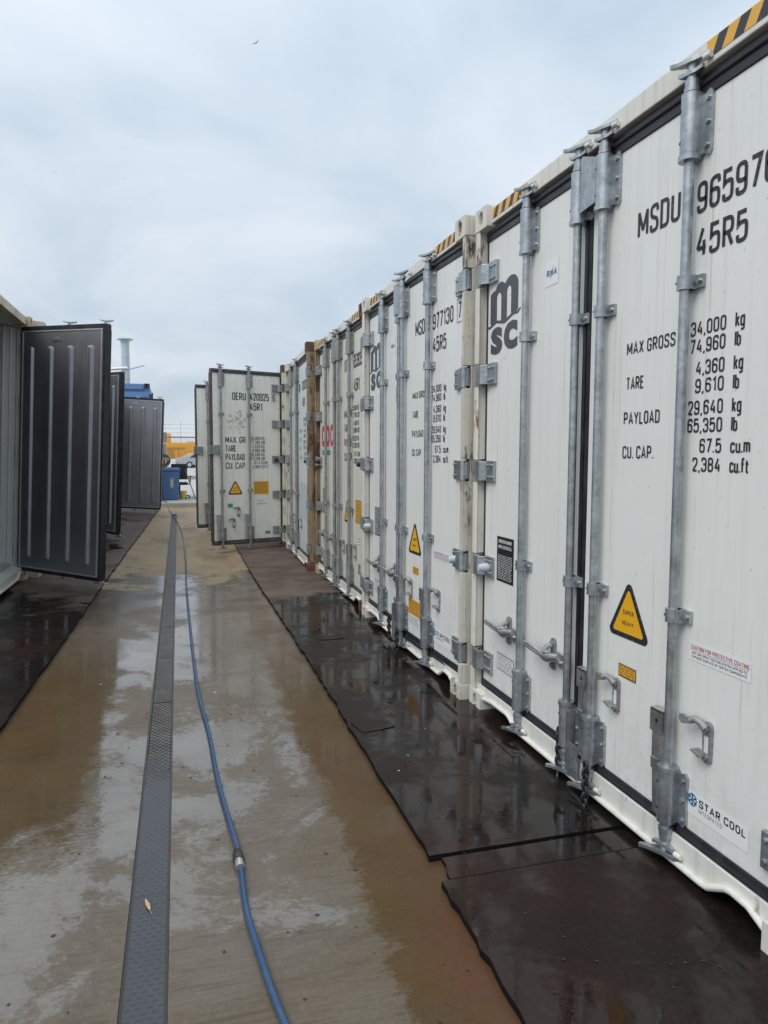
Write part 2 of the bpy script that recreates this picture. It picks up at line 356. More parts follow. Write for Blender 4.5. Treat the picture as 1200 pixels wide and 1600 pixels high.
def casting_mb(sx):             # sx = 0 left, 1 right; origin at its bottom outer front corner region
    mb = MB(); w, d, h = .162, .178, .118
    n = 20; cx, cz = w*.5, h*.5
    ang = [2*math.pi*(k+.5)/n for k in range(n)]
    inner = []; outer = []
    for a in ang:
        ca, sa = math.cos(a), math.sin(a)
        q = 1/max(abs(ca)/(w/2), abs(sa)/(h/2)); outer.append((cx+q*ca, cz+q*sa))
        inner.append((cx+.026*ca, cz+.030*sa+(.012 if sa > 0 else -.012)))
    vs = [(x, 0, z) for x, z in outer] + [(x, 0, z) for x, z in inner] + [(x, .05, z) for x, z in inner]
    mb.add(vs, [(k, (k+1) % n, n+(k+1) % n, n+k) for k in range(n)], 0)
    mb.add(vs, [(n+k, n+(k+1) % n, 2*n+(k+1) % n, 2*n+k) for k in range(n)], 0)
    mb.add([(x, .05, z) for x, z in inner], [tuple(range(n))], 1)
    m2 = MB(); m2.box(0, w, 0, d, 0, h); m2.f.pop(2); m2.m.pop(2); m2.s.pop(2)
    mb.add(m2.v, m2.f, 0)
    # corner fillers where the ring meets the box corners
    for (px, pz) in ((0,0),(w,0),(w,h),(0,h)):
        near = sorted(range(n), key=lambda k: (outer[k][0]-px)**2+(outer[k][1]-pz)**2)[:2]
        mb.add([(px,0,pz),(outer[near[0]][0],0,outer[near[0]][1]),(outer[near[1]][0],0,outer[near[1]][1])], [(0,1,2)], 0)
    return mb

def post_mb(sx):                # front flange, side web going in, and notches filled at the hinges
    mb = MB()
    z0, z1 = .118, H-.118
    edges = [z0]
    for z in reversed(HZ): edges += [z-.066, z+.066]
    edges.append(z1)
    for i in range(0, len(edges), 2):
        a, b = edges[i], edges[i+1]
        mb.box(.004, .046, .004, .16, a, b)
        mb.tube([(.046,.012,a),(.046,.012,b)], .008, 8)
        mb.box(.044, .060, .060, .16, a, b)
    for z in HZ: mb.box(.004, .030, .05, .16, z-.066, z+.066)
    if sx:
        mb.v = [(W-x, y, z) for x, y, z in mb.v]; mb.f = [list(reversed(f)) for f in mb.f]
    return mb

SILL_EDGE = [(.162,.090),(.28,.108),(.47,.110),(.50,.104),(.585,.060),(1.99,.058),(2.02,.062),(2.10,.106),(2.13,.112),(2.20,.108),(2.276,.074)]
def sill_mb():
    mb = MB()
    poly = [(.05,.150),(.05,.122)] + SILL_EDGE + [(W-.05,.122),(W-.05,.150)]
    mb.prism(poly, .030, .036)
    mb.box(.06, W-.06, .036, .16, .132, .150)
    for z in (0,):
        pass
    mb.tube([(x, .022, z) for x, z in SILL_EDGE], .0125, 8)
    return mb
def header_mb():
    mb = MB(); mb.box(.162, W-.162, .030, .16, 2.792, 2.874)
    mb.box(.162, W-.162, .045, .16, 2.874, 2.889)
    mb.box(.05, .162, .045, .16, 2.772, 2.78); mb.box(W-.162, W-.05, .045, .16, 2.772, 2.78)
    return mb
def shell_mb():                 # side walls, roof, end wall and underframe of the box
    mb = MB()
    mb.box(.004, .07, .162, LEN, .16, H-.02); mb.box(W-.07, W-.004, .162, LEN, .16, H-.02)
    mb.box(.07, W-.07, .162, LEN, 2.79, H-.022); mb.box(.07, W-.07, LEN-.1, LEN, .16, 2.79)
    mb.box(.01, .06, .18, LEN, .02, .158); mb.box(W-.06, W-.01, .18, LEN, .02, .158)
    for k in range(18): y = .6+k*.58; mb.box(.06, W-.06, y, y+.05, .03, .13)
    return mb
def interior_mb():
    mb = MB()
    mb.box(.07, .074, .165, LEN-.1, .16, 2.788); mb.box(W-.074, W-.07, .165, LEN-.1, .16, 2.788)
    for k in range(40):
        y = .30+k*.26
        mb.box(W-.084, W-.074, y, y+.045, .24, 2.70); mb.box(.074, .084, y, y+.045, .24, 2.70)
    return mb
def floor_mb():
    mb = MB(); mb.box(.074, W-.074, .165, LEN-.1, .135, .150)
    k = .09
    while k < W-.1: mb.box(k, k+.03, .17, LEN-.2, .150, .182); k += .06
    return mb

# a door is modelled hinged at the origin of its own object: u runs from the pin towards the free edge
PU, PY = .045, .020             # pin position: from the outer side, and depth
def door_panel(w, right, bottom=.155, top=2.735):
    def fn():
        mb = MB(); a, b = .030, w
        x0, x1 = (a, b) if not right else (-b, -a)
        mb.box(x0, x1, SK-PY, SK-PY+.066, bottom+.03, top-.02)
        return mb
    return fn
def door_seal(w, right, bottom=.155, top=2.735):
    def fn():
        mb = MB(); g = .034; a, b = .030, w
        def bx(u0, u1, y0, y1, z0, z1): mb.box(*((u0, u1) if not right else (-u1, -u0)), y0, y1, z0, z1)
        y0, y1 = SK-PY-.006, SK-PY+.080
        bx(a-.012, b+.016, y0, y1, top-.02, top+.042)
        bx(a-.012, b+.016, y0, y1, bottom-.035, bottom+.03)
        bx(b, b+.026, y0+.004, y1, bottom+.03, top-.02)
        bx(a-.020, a, y0+.006, y1, bottom+.03, top-.02)
        # lip of the seal, a rounded bead along the top and bottom
        x0, x1 = (a, b) if not right else (-b, -a)
        mb.tube([(x0, y0, top+.020), (x1, y0, top+.020)], .010, 8)
        mb.tube([(x0, y0, bottom-.012), (x1, y0, bottom-.012)], .010, 8)
        return mb
    return fn
def door_lining(w, right, bottom=.155, top=2.735):
    def fn():
        mb = MB(); a, b = .055, w-.02; y = SK-PY+.081
        def X(u): return -u if right else u
        def bx(u0, u1, y0, y1, z0, z1, m=0): mb.box(*((u0, u1) if not right else (-u1, -u0)), y0, y1, z0, z1, m)
        bx(a, b, y-.015, y+.004, bottom+.02, top-.02)
        for (u0, u1, z0, z1) in ((b, b+.012, bottom+.008, top-.008), (a-.012, a, bottom+.008, top-.008), (a, b, top-.02, top-.008), (a, b, bottom+.008, bottom+.02)):
            bx(u0, u1, y-.012, y+.012, z0, z1, 1)
        for fr in (.11, .365, .62, .875):        # vertical pressed beads with rounded ends
            u = a+(b-a)*fr; zs = bottom+.14; ze = top-.20; n = 10
            prof = []
            prof = [(.042,0),(.040,.002),(.028,.024),(.022,.028),(0,.029),(-.022,.028),(-.028,.024),(-.040,.002),(-.042,0)]
            rows = []
            for z, k in [(zs-.028,.05),(zs-.02,.6),(zs-.008,.92),(zs+.01,1),(ze-.01,1),(ze+.008,.92),(ze+.02,.6),(ze+.028,.05)]:
                rows.append([(X(u)+p*k, y+.004+q*k, z) for p, q in prof])
            vs = [v for r in rows for v in r]
            mb.add(vs, [(i*9+j, i*9+j+1, (i+1)*9+j+1, (i+1)*9+j) for i in range(7) for j in range(8)], 0, False)
        bx(.50, .62, y+.004, y+.012, top-.12, top-.055, 2)
        for k in (.54, .565, .59): bx(k, k+.010, y+.012, y+.014, top-.095, top-.08, 1)
        return mb
    return fn
def hinge_mb(z, right, bumper=None, bottom=False):
    def fn():
        mb = MB(); sg = -1 if right else 1
        def bx(u0, u1, y0, y1, z0, z1, m=0): mb.box(*((u0, u1) if not right else (-u1, -u0)), y0, y1, z0, z1, m)
        h = .055
        mb.tube([(0,0,z-h-.004),(0,0,z+h+.004)], .021, 12)
        bx(.0, .052, -.020, -.006, z-h, z+h)
        # ramp from the knuckle down to the door plate
        a, b = .052, .080
        q = [(a,-.020),(b,SK-PY-.022),(b,SK-PY-.008),(a,-.006)]
        vs = [(sg*u, y, zz) for zz in (z-h, z+h) for u, y in q]
        fs = [(0,1,5,4),(1,2,6,5),(2,3,7,6),(3,0,4,7),(0,3,2,1),(4,5,6,7)]
        mb.add(vs, fs if not right else [tuple(reversed(f)) for f in fs])
        bx(b, .172, SK-PY-.020, SK-PY-.001, z-h-.004, z+h+.004)
        for u in (.098, .126, .154):
            for dz in (-.034, .034): mb.bolt(sg*u, z+dz, SK-PY-.020, .009, .008)
        bx(-.040, .0, .004, .026, z-h+.004, z+h-.004)
        if bumper is not None:
            mb.tube([(sg*.112, SK-PY-.018, z-.005), (sg*.112, SK-PY-.045, z-.005), (sg*.112, SK-PY-.075, z-.005)], [.028, .025, .018], 14, 1)
        return mb
    return fn
def lock_bar_mb(top_cam=True, r=.0178, flip=1):
    # local: bar axis at x = 0, y = 0 is the door skin, z absolute
    def fn():
        mb = MB(); yb = -.036
        mb.tube([(0,yb,.10),(0,yb,2.79)], r, 14)
        for (z0, z1, up) in ((2.515, 2.725, True), (.185, .385, False)):
            mb.tube([(0,yb,z0),(0,yb,z1)], .033, 16)
            mb.tube([(0,yb,(z0 if up else z1)-.007),(0,yb,(z0 if up else z1)+.010)], .037, 16)
            mb.box(0, .030, yb+.004, -.002, z0+.004, z1-.004); mb.box(-.030, 0, yb+.008, -.002, z0+.004, z1-.004)
            mb.prism([(.030,z0+.012),(.060,z0),(.072,z0+.014),(.072,z1-.014),(.060,z1),(.030,z1-.012)], -.012, -.001)
            for k in (.14, .5, .86): mb.bolt(.054, z0+(z1-z0)*k, -.012, .009, .009)
            for k in (.25, .75): mb.disc(-.012, z0+(z1-z0)*k, yb-.0312, .0055, 8, 1)
        for z in (2.105, .948):
            mb.tube([(0,yb,z-.024),(0,yb,z+.024)], .0275, 16)
            mb.box(-.0265, .030, yb, -.002, z-.024, z+.024)
            mb.box(.028, .060, -.014, -.001, z-.022, z+.022)
            mb.bolt(.045, z, -.014, .009, .009); mb.disc(-.016, z, yb-.0232, .005, 8, 1)
        # forged cam heads top and bottom
        for z, sgn in ((2.755, 1), (.140, -1)):
            mb.tube([(0,yb,z-.024*sgn),(0,yb,z-.010*sgn)], .026, 14); mb.tube([(0,yb,z-.010*sgn),(0,yb,z+.016*sgn)], .023, 14)
            zc = z+.030*sgn
            for dz, ln, a, dp in ((.004, .046, 14, .002), (.042, .070, 22, .008)) if sgn > 0 else ((.008, .046, 12, .004), (.032, .078, 24, .022)):
                ca, sa = math.cos(rad(a)), math.sin(rad(a))
                prof = [(-ln,-.012),(-ln*.55,-.016),(-.014,-.020),(.014,-.020),(ln*.55,-.015),(ln,-.010),(ln*1.05,.004),(ln*.6,.010),(.012,.020),(-.012,.020),(-ln*.6,.012),(-ln*1.05,.006)]
                n = len(prof); zs = (zc+sgn*dz-.006, zc+sgn*dz+.006)
                bend = lambda x: sgn*.010*(abs(x)/ln)**2
                vs = [(x*ca-y*sa, yb-dp+x*sa+y*ca, zz+bend(x)) for zz in zs for x, y in prof]
                mb.add(vs, [tuple(reversed(range(n))), tuple(range(n, 2*n))] + [(i, (i+1) % n, n+(i+1) % n, n+i) for i in range(n)])
            mb.tube([(0,yb,zc-.01*sgn),(0,yb,zc+.046*sgn)], .017, 12)
        return mb
    return fn
def lever_mb(kind):            # 'side' = latched handle reaching to the left, 'down' = handle hanging down, at bar x = 0
    def fn():
        mb = MB(); yb = -.036
        if kind == 'side':
            mb.prism([(-.085,.600),(-.018,.592),(-.018,.530),(-.060,.528),(-.085,.545)][::-1], yb-.006, yb+.006)
            mb.bolt(-.050, .556, yb-.006, .010, .010)
            mb.tube([(-.070,yb-.002,.574),(-.11,yb-.008,.566),(-.145,yb-.014,.556),(-.175,yb-.016,.552),(-.205,yb-.018,.557)], [.017,.020,.023,.021,.016], 10)
            mb.tube([(-.150,yb-.010,.578),(-.175,yb-.020,.574),(-.195,yb-.016,.568)], [.012,.014,.010], 8)
            for dz in (-.007, .007): mb.tube([(-.195,yb-.018,.557+dz*.6),(-.25,yb-.022,.562+dz),(-.31,yb-.026,.568+dz),(-.365,yb-.030,.573+dz*.8)], [.011,.011,.010,.008], 8)
        else:
            mb.prism([(-.088,.500),(-.020,.500),(-.020,.585),(-.080,.585),(-.088,.578)], yb-.016, yb-.002)
            mb.box(-.088, -.020, yb-.016, yb+.02, .578, .588)
            mb.disc(-.050, .545, yb-.0165, .008, 10, 1)
            mb.prism([(-.078,.40),(-.040,.40),(-.040,.50),(-.078,.50)], yb-.012, yb+.008)
            mb.prism([(-.076,.36),(-.042,.36),(-.040,.40),(-.078,.40)], yb-.016, yb+.006)
            mb.prism([(-.068,.215),(-.034,.215),(-.042,.36),(-.076,.36)], yb-.010, yb+.014)
            mb.prism([(-.068,.195),(-.036,.195),(-.034,.215),(-.068,.215)], yb-.010, yb+.010)
        return mb
    return fn
def retainer_mb(shut=False):   # handle retainer: oval plate, pivoting hook, little shelf; plate centre x=0,z=0
    def fn():
        mb = MB(); pl = []
        hh = .052 if not shut else .056
        for k in range(16):
            a = 2*math.pi*k/16; pl.append((.021*math.cos(a), .021*math.sin(a)+(hh if math.sin(a) >= 0 else -hh)))
        mb.prism(pl, -.012, -.001)
        mb.bolt(0, hh-.004, -.012, .012, .012); mb.bolt(0, -hh+.002, -.012, .012, .010)
        if shut:
            mb.tube([(0,-.014,hh-.012),(-.004,-.040,hh-.020),(-.010,-.062,.008)], [.013,.015,.012], 8)
            mb.prism([(-.020,-.035),(.016,-.035),(.020,-.012),(-.018,-.012)], -.050, -.010)
        else:
            mb.rect(-.010, .010, -.036, .022, -.0126, 1)
            mb.tube([(.002,-.018,.050),(-.016,-.024,.066),(-.036,-.030,.072),(-.052,-.036,.064)], [.015,.014,.013,.014], 8)
            pd = [(-.048,.078),(-.062,.070),(-.082,.076),(-.098,.072),(-.101,.052),(-.088,.042),(-.066,.046),(-.050,.052)]
            mb.prism(pd[::-1] if False else pd, -.046, -.032)
            mb.prism([(-.046,-.040),(-.004,-.052),(.004,-.046),(-.042,-.033)], -.040, -.008)
        return mb
    return fn
def keeper_mb():
    mb = MB()
    for z in (0,): mb.box(.030, .085, .004-SK+.028, .036-SK+.030, z-.014, z+.014); mb.tube([(.060, -.040, z), (.088, -.036, z)], .011, 8)
    return mb
def chain_mb(n=7):
    mb = MB(); z = 0
    for i in range(n):
        pts = []
        for k in range(13):
            a = 2*math.pi*k/12; x, zz = .0125*math.cos(a), .021*math.sin(a)
            pts.append((x, 0, z-.015+zz) if i % 2 == 0 else (0, x, z-.015+zz))
        mb.tube(pts, .0068, 6, 0, False); z -= .027
    hook = [(0,0,z+.012),(0,0,z-.02),(-.004,-.002,z-.045),(.006,-.004,z-.060),(.022,-.004,z-.058),(.030,-.004,z-.042)]
    mb.tube(hook, .0055, 8, 1)
    return mb

# ---- decals
YD = -.0016                     # just proud of the skin (door local depth, skin = 0)
def rows(mb, x0, x1, z0, z1, n, y, m, seed=1, cols=1):
    rg = random.Random(seed)
    for i in range(n):
        z = z1-(i+.5)*(z1-z0)/n; h = (z1-z0)/n*.28
        x = x0
        while x < x1-.01:
            l = rg.uniform(.012, .045); e = min(x+l, x1)
            mb.rect(x, e, z-h/2, z+h/2, y, m); x = e+rg.uniform(.004, .009)
def rtri(mb, cx, z0, w, h, r, y, m):
    P = [Vector((cx-w/2, z0)), Vector((cx+w/2, z0)), Vector((cx, z0+h))]; out = []
    for i in range(3):
        p, a, b = P[i], (P[i-1]-P[i]).normalized(), (P[(i+1) % 3]-P[i]).normalized()
        half = math.acos(max(-1, min(1, a.dot(b))))/2; d = r/math.tan(half); cc = p+(a+b).normalized()*(r/math.sin(half))
        p0, p1 = p+a*d, p+b*d
        a0 = math.atan2(p0.y-cc.y, p0.x-cc.x); a1 = math.atan2(p1.y-cc.y, p1.x-cc.x)
        while a1 < a0: a1 += 2*math.pi
        out += [(cc.x+r*math.cos(a0+(a1-a0)*k/5), cc.y+r*math.sin(a0+(a1-a0)*k/5)) for k in range(6)]
    mb.flat(out, y, m)
def warning_triangle(x, z0, w, h):
    mb = MB(); rtri(mb, x, z0, w, h, .022, YD, 0); rtri(mb, x, z0+.021, w*.735, h*.755, .010, YD-.0008, 1)
    mb.text('SUPER', x-.036, z0+h*.40, .072, .018, YD-.0016, 0, .15); mb.text('HEAVY', x-.038, z0+h*.22, .076, .018, YD-.0016, 0, .15)
    return mb, [INK, YELLOW]
def msc_logo(x, z, k=1.0):
    mb = MB()
    def arc(cx, cz, rx, rz, a0, a1, n=10): return [(cx+rx*math.cos(rad(a0+(a1-a0)*i/n)), cz+rz*math.sin(rad(a0+(a1-a0)*i/n))) for i in range(n+1)]
    m = [(.0,.155),(.02,.160),(.032,.166)]
    # outline of the m, clockwise from the foot of the first stem
    pl = [(0,-.012),(0,.150),(.058,.168),(.062,.150)]
    pl += arc(.128,.148,.066,.050,178,38)
    pl += arc(.262,.150,.082,.056,140,0)
    pl += [(.344,.012)]
    pl += [(.300,.004),(.262,-.004)]
    pl += [(.262,.130)] + arc(.236,.130,.026,.026,0,180,6) + [(.210,-.016)]
    pl += [(.176,-.022),(.140,-.018)]
    pl += [(.140,.118)] + arc(.112,.118,.028,.026,0,180,6) + [(.084,-.006)]
    pl += [(.045,-.016),(.02,-.016)]
    mb.flat([(x+p*k, z+q*k) for p, q in reversed(pl)], YD, 0)
    up = [(-.030,-.020),(-.01,-.024),(.03,-.012),(.08,-.002),(.13,-.010),(.18,-.020),(.23,-.006),(.29,.008),(.34,.004),(.372,.018)]
    lo = [(-.034,-.030),(-.012,-.038),(.02,-.030),(.08,-.016),(.13,-.026),(.18,-.034),(.23,-.022),(.29,-.006),(.34,-.008),(.380,.012)]
    wv = up + lo[::-1]
    mb.flat([(x+p*k, z+q*k) for p, q in reversed(wv)], YD-.0005, 0)
    mb.font('s', x+.010*k, z-.176*k, .150*k, .187*k, YD, 0, .04); mb.font('c', x+.178*k, z-.170*k, .165*k, .187*k, YD, 0, .04)
    return mb, [LOGO]
def star_cool(x, z, w):
    mb = MB(); k = w/.31
    mb.rect(x, x+w, z-.012, z+.078*k, YD, 0)
    cx, cz = x+.030*k, z+.047*k
    for i in range(3):
        a = rad(30+60*i); d = Vector((math.cos(a), math.sin(a))); q = Vector((-d.y, d.x))
        for sg in (1, -1):
            e = d*sg*.026*k
            for (p0, p1) in ((Vector((0,0)), e), (e*.6, e*.6+(d*sg*.5+q*.8)*.013*k), (e*.6, e*.6+(d*sg*.5-q*.8)*.013*k)):
                t = (p1-p0).normalized(); nn = Vector((-t.y, t.x))*.0030*k
                mb.flat([(cx+v.x, cz+v.y) for v in (p0-nn, p1-nn, p1+nn, p0+nn)], YD-.0006-.0002*i, 1)
    mb.text('STAR COOL', x+.066*k, z+.034*k, .232*k, .030*k, YD-.0006, 2, .19)
    mb.text('INTEGRATED', x+.066*k, z+.012*k, .120*k, .016*k, YD-.0006, 3, .10)
    return mb, [STICKER, BLUE_INK, INK, INK_GREY]
def decal_plate(x0, x1, z0, z1, face, ink, n=8, frame=None, seed=1, title=None):
    mb = MB(); mats = [face, ink] + ([frame] if frame else [])
    if frame:
        mb.rect(x0, x1, z0, z1, YD, 2); mb.rect(x0+.004, x1-.004, z0+.004, z1-.004, YD-.0006, 0)
    else: mb.rect(x0, x1, z0, z1, YD, 0)
    top = z1
    if title:
        hh = (z1-z0)*.075
        for i, tx in enumerate(title): mb.text(tx, x0+(x1-x0)*.10, z1-hh*(1.9+1.6*i), (x1-x0)*.80, hh, YD-.0012, 1, .13)
        top = z1-hh*(1.9+1.6*len(title))
    rows(mb, x0+(x1-x0)*.07, x1-(x1-x0)*.08, z0+(z1-z0)*.05, top-.004, n, YD-.0012, 1, seed)
    return mb, mats

MSC_VALUES = [('34,000','kg',1.925),('74,960','lb',1.865),('4,360','kg',1.790),('9,610','lb',1.729),('29,640','kg',1.655),('65,350','lb',1.594),('67.5','cu.m',1.524),('2,384','cu.ft',1.460)]
def values(vals, xr, xu, h, k=1.0):
    o = []
    for a, b, z in vals:
        wd = h*k*(.66*sum(1 for ch in a if ch not in ',.')+.27*sum(1 for ch in a if ch in ',.')-.14)
        o.append((a, xr-wd, z, wd, h))
        wu = h*k*{'kg': .84, 'lb': .56, 'cu.m': 1.75, 'cu.ft': 1.72}.get(b, .5*len(b)); o.append((b, xu, z, wu, h))
    return o

def make_container(label, loc, rot, opts, group=None):
    root = empty('shipping_container', loc, rot)
    tag(root, label, 'shipping container', group)
    g = opts.get
    door_mat = g('door', WHITE); metal = g('metal', GALV); seal = g('seal', GASKET)
    put('box_shell', cached('shell', shell_mb, 'box_shell', [POST]), root, .004)
    put('interior_wall', cached('interior', interior_mb, 'interior_wall', [INNER]), root)
    put('floor', cached('floor', floor_mb, 'floor', [ALU]), root)
    put('header_rail', cached(('header', g('post', POST).name), header_mb, 'header_rail', [g('header', SKIRT)]), root, .004)
    put('sill', cached('sill', sill_mb, 'sill', [SKIRT]), root, .002)
    for sx in (0, 1):
        pm = g('post_l' if sx == 0 else 'post_r', g('post', POST))
        put('corner_post', cached(('post', sx, pm.name), lambda: post_mb(sx), 'corner_post', [pm]), root, .003)
        for zb in (0, H-.118):
            cm = g('cast_l' if sx == 0 else 'cast_r', pm)
            put('corner_casting', cached(('cast', cm.name), lambda: casting_mb(0), 'corner_casting', [cm, HOLE]), root, .006, (0 if sx == 0 else W-.162, 0, zb))
        for zb in (0, H-.118):
            put('corner_casting', cached(('cast', cm.name), lambda: casting_mb(0), 'corner_casting', [cm, HOLE]), root, .006, (.162 if sx == 0 else W, LEN+.01, zb), (0, 0, math.pi))
    if g('jamb'):
        for sx in (0, 1):
            mb = MB()
            X = (lambda u: u) if sx == 0 else (lambda u: W-u)
            for u, y, r in ((.060,.13,.016),(.074,.20,.012),(.084,.27,.012)): mb.tube([(X(u),y,.15),(X(u),y,2.775)], r, 10)
            a, b = sorted((X(.03), X(.075))); mb.box(a, b, .15, .32, .15, 2.775)
            mb.build('door_jamb', JAMB, root)
    if g('hazard', True):
        for x0, x1 in ((.175, .585), (1.855, 2.262)):
            MB().rect(x0, x1, 2.812, 2.868, .0285).build('hazard_tape', HAZARD, root)
    wl, wr = g('wl', 1.052), g('wr', 1.236)
    for right in (0, 1):
        w = wr if right else wl; sg = -1 if right else 1
        piv = (W-PU, PY, 0) if right else (PU, PY, 0)
        ang = g('open_r', 0) if right else g('open_l', 0)
        d = put('door', cached(('door', w, right, door_mat.name), door_panel(w, right), 'door', [door_mat]), root, .006, piv, (0, 0, rad(ang if right else -ang)))
        put('seal', cached(('seal', w, right, seal.name), door_seal(w, right), 'seal', [seal]), d)
        put('inner_lining', cached(('lining', w, right), door_lining(w, right), 'inner_lining', [LINING, ALU, INNER]), d)
        if g('bare'):
            for xb in ((.61, 1.09) if not right else (1.285, 1.80)):
                put('lock_bar', cached(('bar', metal.name), lock_bar_mb(), 'lock_bar', [metal, HOLE]), d, 0, (xb-piv[0], SK-PY, 0))
            for z in HZ: put('hinge', cached(('hinge', z, right, metal.name), hinge_mb(z, right), 'hinge', [metal, metal]), d, .002)
            continue
        for i, z in enumerate(HZ):
            bp = g('bumper', {}).get((right, i))
            put('hinge', cached(('hinge', z, right, metal.name, bp.name if bp else 0), hinge_mb(z, right, bp), 'hinge', [metal, bp or metal]), d, .002)
        bars = g('bars', ((.61, 1.09), (1.285, 1.80)))[right]
        for j, xb in enumerate(bars):
            off = (xb-piv[0], SK-PY, 0)
            put('lock_bar', cached(('bar', metal.name), lock_bar_mb(), 'lock_bar', [metal, HOLE]), d, 0, off)
            for zk in (2.815, .092): put('cam_keeper', cached('keeper', keeper_mb, 'cam_keeper', [SKIRT]), root, .003, (xb, SK, zk))
            kind = g('levers', ('side', 'down'))[right]
            put('handle', cached(('lever', kind), lever_mb(kind), 'handle', [ZINC, HOLE]), d, .002, off)
        rets = g('rets', ((.43, .560), (.91, .562), (1.430, .530), (1.962, .540)))
        for (xr, zr) in rets:
            if (xr > 1.13) == bool(right):
                sh = g('levers', ('side', 'down'))[right] == 'side'; put('handle_retainer', cached(('ret', sh), retainer_mb(sh), 'handle_retainer', [GALV_DULL, door_mat]), d, .002, (xr-piv[0], SK-PY, zr))
        if right and g('edge_bracket'):
            mb = MB(); xe = W-PU-w; mb.box(xe-.05, xe+.10, -.030, -.002, 1.50, 1.64); mb.box(xe-.055, xe-.03, -.03, .07, 1.50, 1.64)
            for xx in (xe+.02, xe+.075): mb.bolt(xx, 1.57, -.030, .010, .008)
            mb.build('edge_bracket', metal, d, .003, (-piv[0], SK-PY, 0))
            mb = MB()
            for k in range(22):
                z = .23+k*(2.46/21)
                for xx in (xe+.03, W-.11): mb.bolt(xx, z, -.0005, .006, .0035)
            for k in range(1, 9):
                for zz in (.215, 2.70): mb.bolt(xe+.03+(W-.14-xe)*k/9, zz, -.0005, .006, .0035)
            tag(mb.build('rivets', metal, d, 0, (-piv[0], SK-PY, 0)), kind='stuff')
        if right and g('lap', True):
            mb = MB(); y = -.045
            mb.prism([(1.13,2.545),(1.245,2.555),(1.245,2.735),(1.14,2.775),(1.13,2.765)], y-.006, y)
            mb.box(1.128, 1.136, y, y+.03, 2.55, 2.76)
            mb.build('overlap_plate', metal, d, 0, (-piv[0], SK-PY, 0)); mb = MB()
            mb.prism([(1.125,.075),(1.215,.075),(1.215,.225),(1.15,.225),(1.15,.36),(1.125,.36)], y-.008, y)
            mb.box(1.120, 1.128, y-.008, y+.03, .08, .36); mb.box(1.165, 1.172, y-.016, y-.008, .11, .225); mb.box(1.195, 1.202, y-.016, y-.008, .11, .225)
            mb.build('overlap_plate', metal, d, 0, (-piv[0], SK-PY, 0))
        if right and g('chains', False):
            mk = lambda: chain_mb(7)
            put('holdback_chain', cached('chain', mk, 'holdback_chain', [GASKET, ZINC]), d, 0, (1.345-piv[0], SK-PY-.088, .215))
            put('holdback_chain', cached('chain', mk, 'holdback_chain', [GASKET, ZINC]), d, 0, (1.062-piv[0], SK-PY-.055, .255))
        for name, builder in g('decals', {}).get(right, []):
            res = builder()
            for mb, mats in (res if isinstance(res, list) else [res]): mb.build(name, mats, d, 0, (-piv[0], SK-PY, 0))
    return root

def txt(*items, m=INK, wt=.135):
    return lambda: [(MB().text(t, x, z, w, h, YD, 0, wt), [m]) for t, x, z, w, h in items]
def caution(x0, x1, z0, z1):
    def fn():
        mb = MB(); h = (z1-z0)
        mb.rect(x0, x1, z0, z1, YD, 0)
        mb.text('CAUTION FOR PROTECTIVE COATING', x0+.012, z1-h*.40, (x1-x0)*.93, h*.22, YD-.0007, 1)
        mb.rect(x0+.012, x0+.012+(x1-x0)*.93, z1-h*.47, z1-h*.45, YD-.0007, 1)
        mb.text('HOT ZINC SPRAY COATING SYSTEM APPLIED TO', x0+.018, z1-h*.66, (x1-x0)*.88, h*.13, YD-.0007, 2)
        mb.text('EXPOSED SURFACE OF CORTEN COMPONENTS', x0+.018, z1-h*.86, (x1-x0)*.88, h*.13, YD-.0007, 2)
        return mb, [STICKER, RED_INK, INK]
    return fn
def rina(x, z, w=.125, h=.12):
    def fn():
        mb = MB(); mb.rect(x, x+w, z, z+h, YD, 0)
        zb = z+h*.36; hh = h*.26
        mb.text('RI', x+w*.12, zb, w*.27, hh, YD-.0007, 1, .2); mb.text('A', x+w*.66, zb, w*.22, hh, YD-.0007, 1, .2)
        mb.text('N', x+w*.43, zb, w*.18, hh, YD-.0007, 2, .2)
        mb.flat([(x+w*.40,zb-hh*.5),(x+w*.55,zb+hh*.5),(x+w*.46,zb+hh*.5)], YD-.001, 2); mb.flat([(x+w*.64,zb+hh*1.5),(x+w*.50,zb+hh*.5),(x+w*.58,zb+hh*.5)], YD-.001, 2)
        return mb, [STICKER, NAVY, BLUE_INK]
    return fn
def msc_capacity():
    return txt(*([(t, x0, z, w, .050) for t, z, w, x0 in (('MAX GROSS', 1.908, .290, 1.425), ('TARE', 1.772, .112, 1.427), ('PAYLOAD', 1.636, .224, 1.417), ('CU. CAP.', 1.502, .196, 1.415))]
        + values(MSC_VALUES, 1.963, 2.003, .049)), wt=.14)
def boxed(t, x, z, w, h):
    def fn():
        mb = MB(); mb.text(t, x+w*.24, z, w*.5, h, YD, 0); e = .004
        for r in ((x, x+w, z-h*.2, z-h*.2+e), (x, x+w, z+h*1.2-e, z+h*1.2), (x, x+e, z-h*.2, z+h*1.2), (x+w-e, x+w, z-h*.2, z+h*1.2)): mb.rect(*r, YD)
        return mb, [INK]
    return fn
PALE = plain('pale_grey_rubber', (.55,.60,.64), .5)
RIGHT = (0, 0, -math.pi/2)
ROW = 'white refrigerated containers along the aisle'

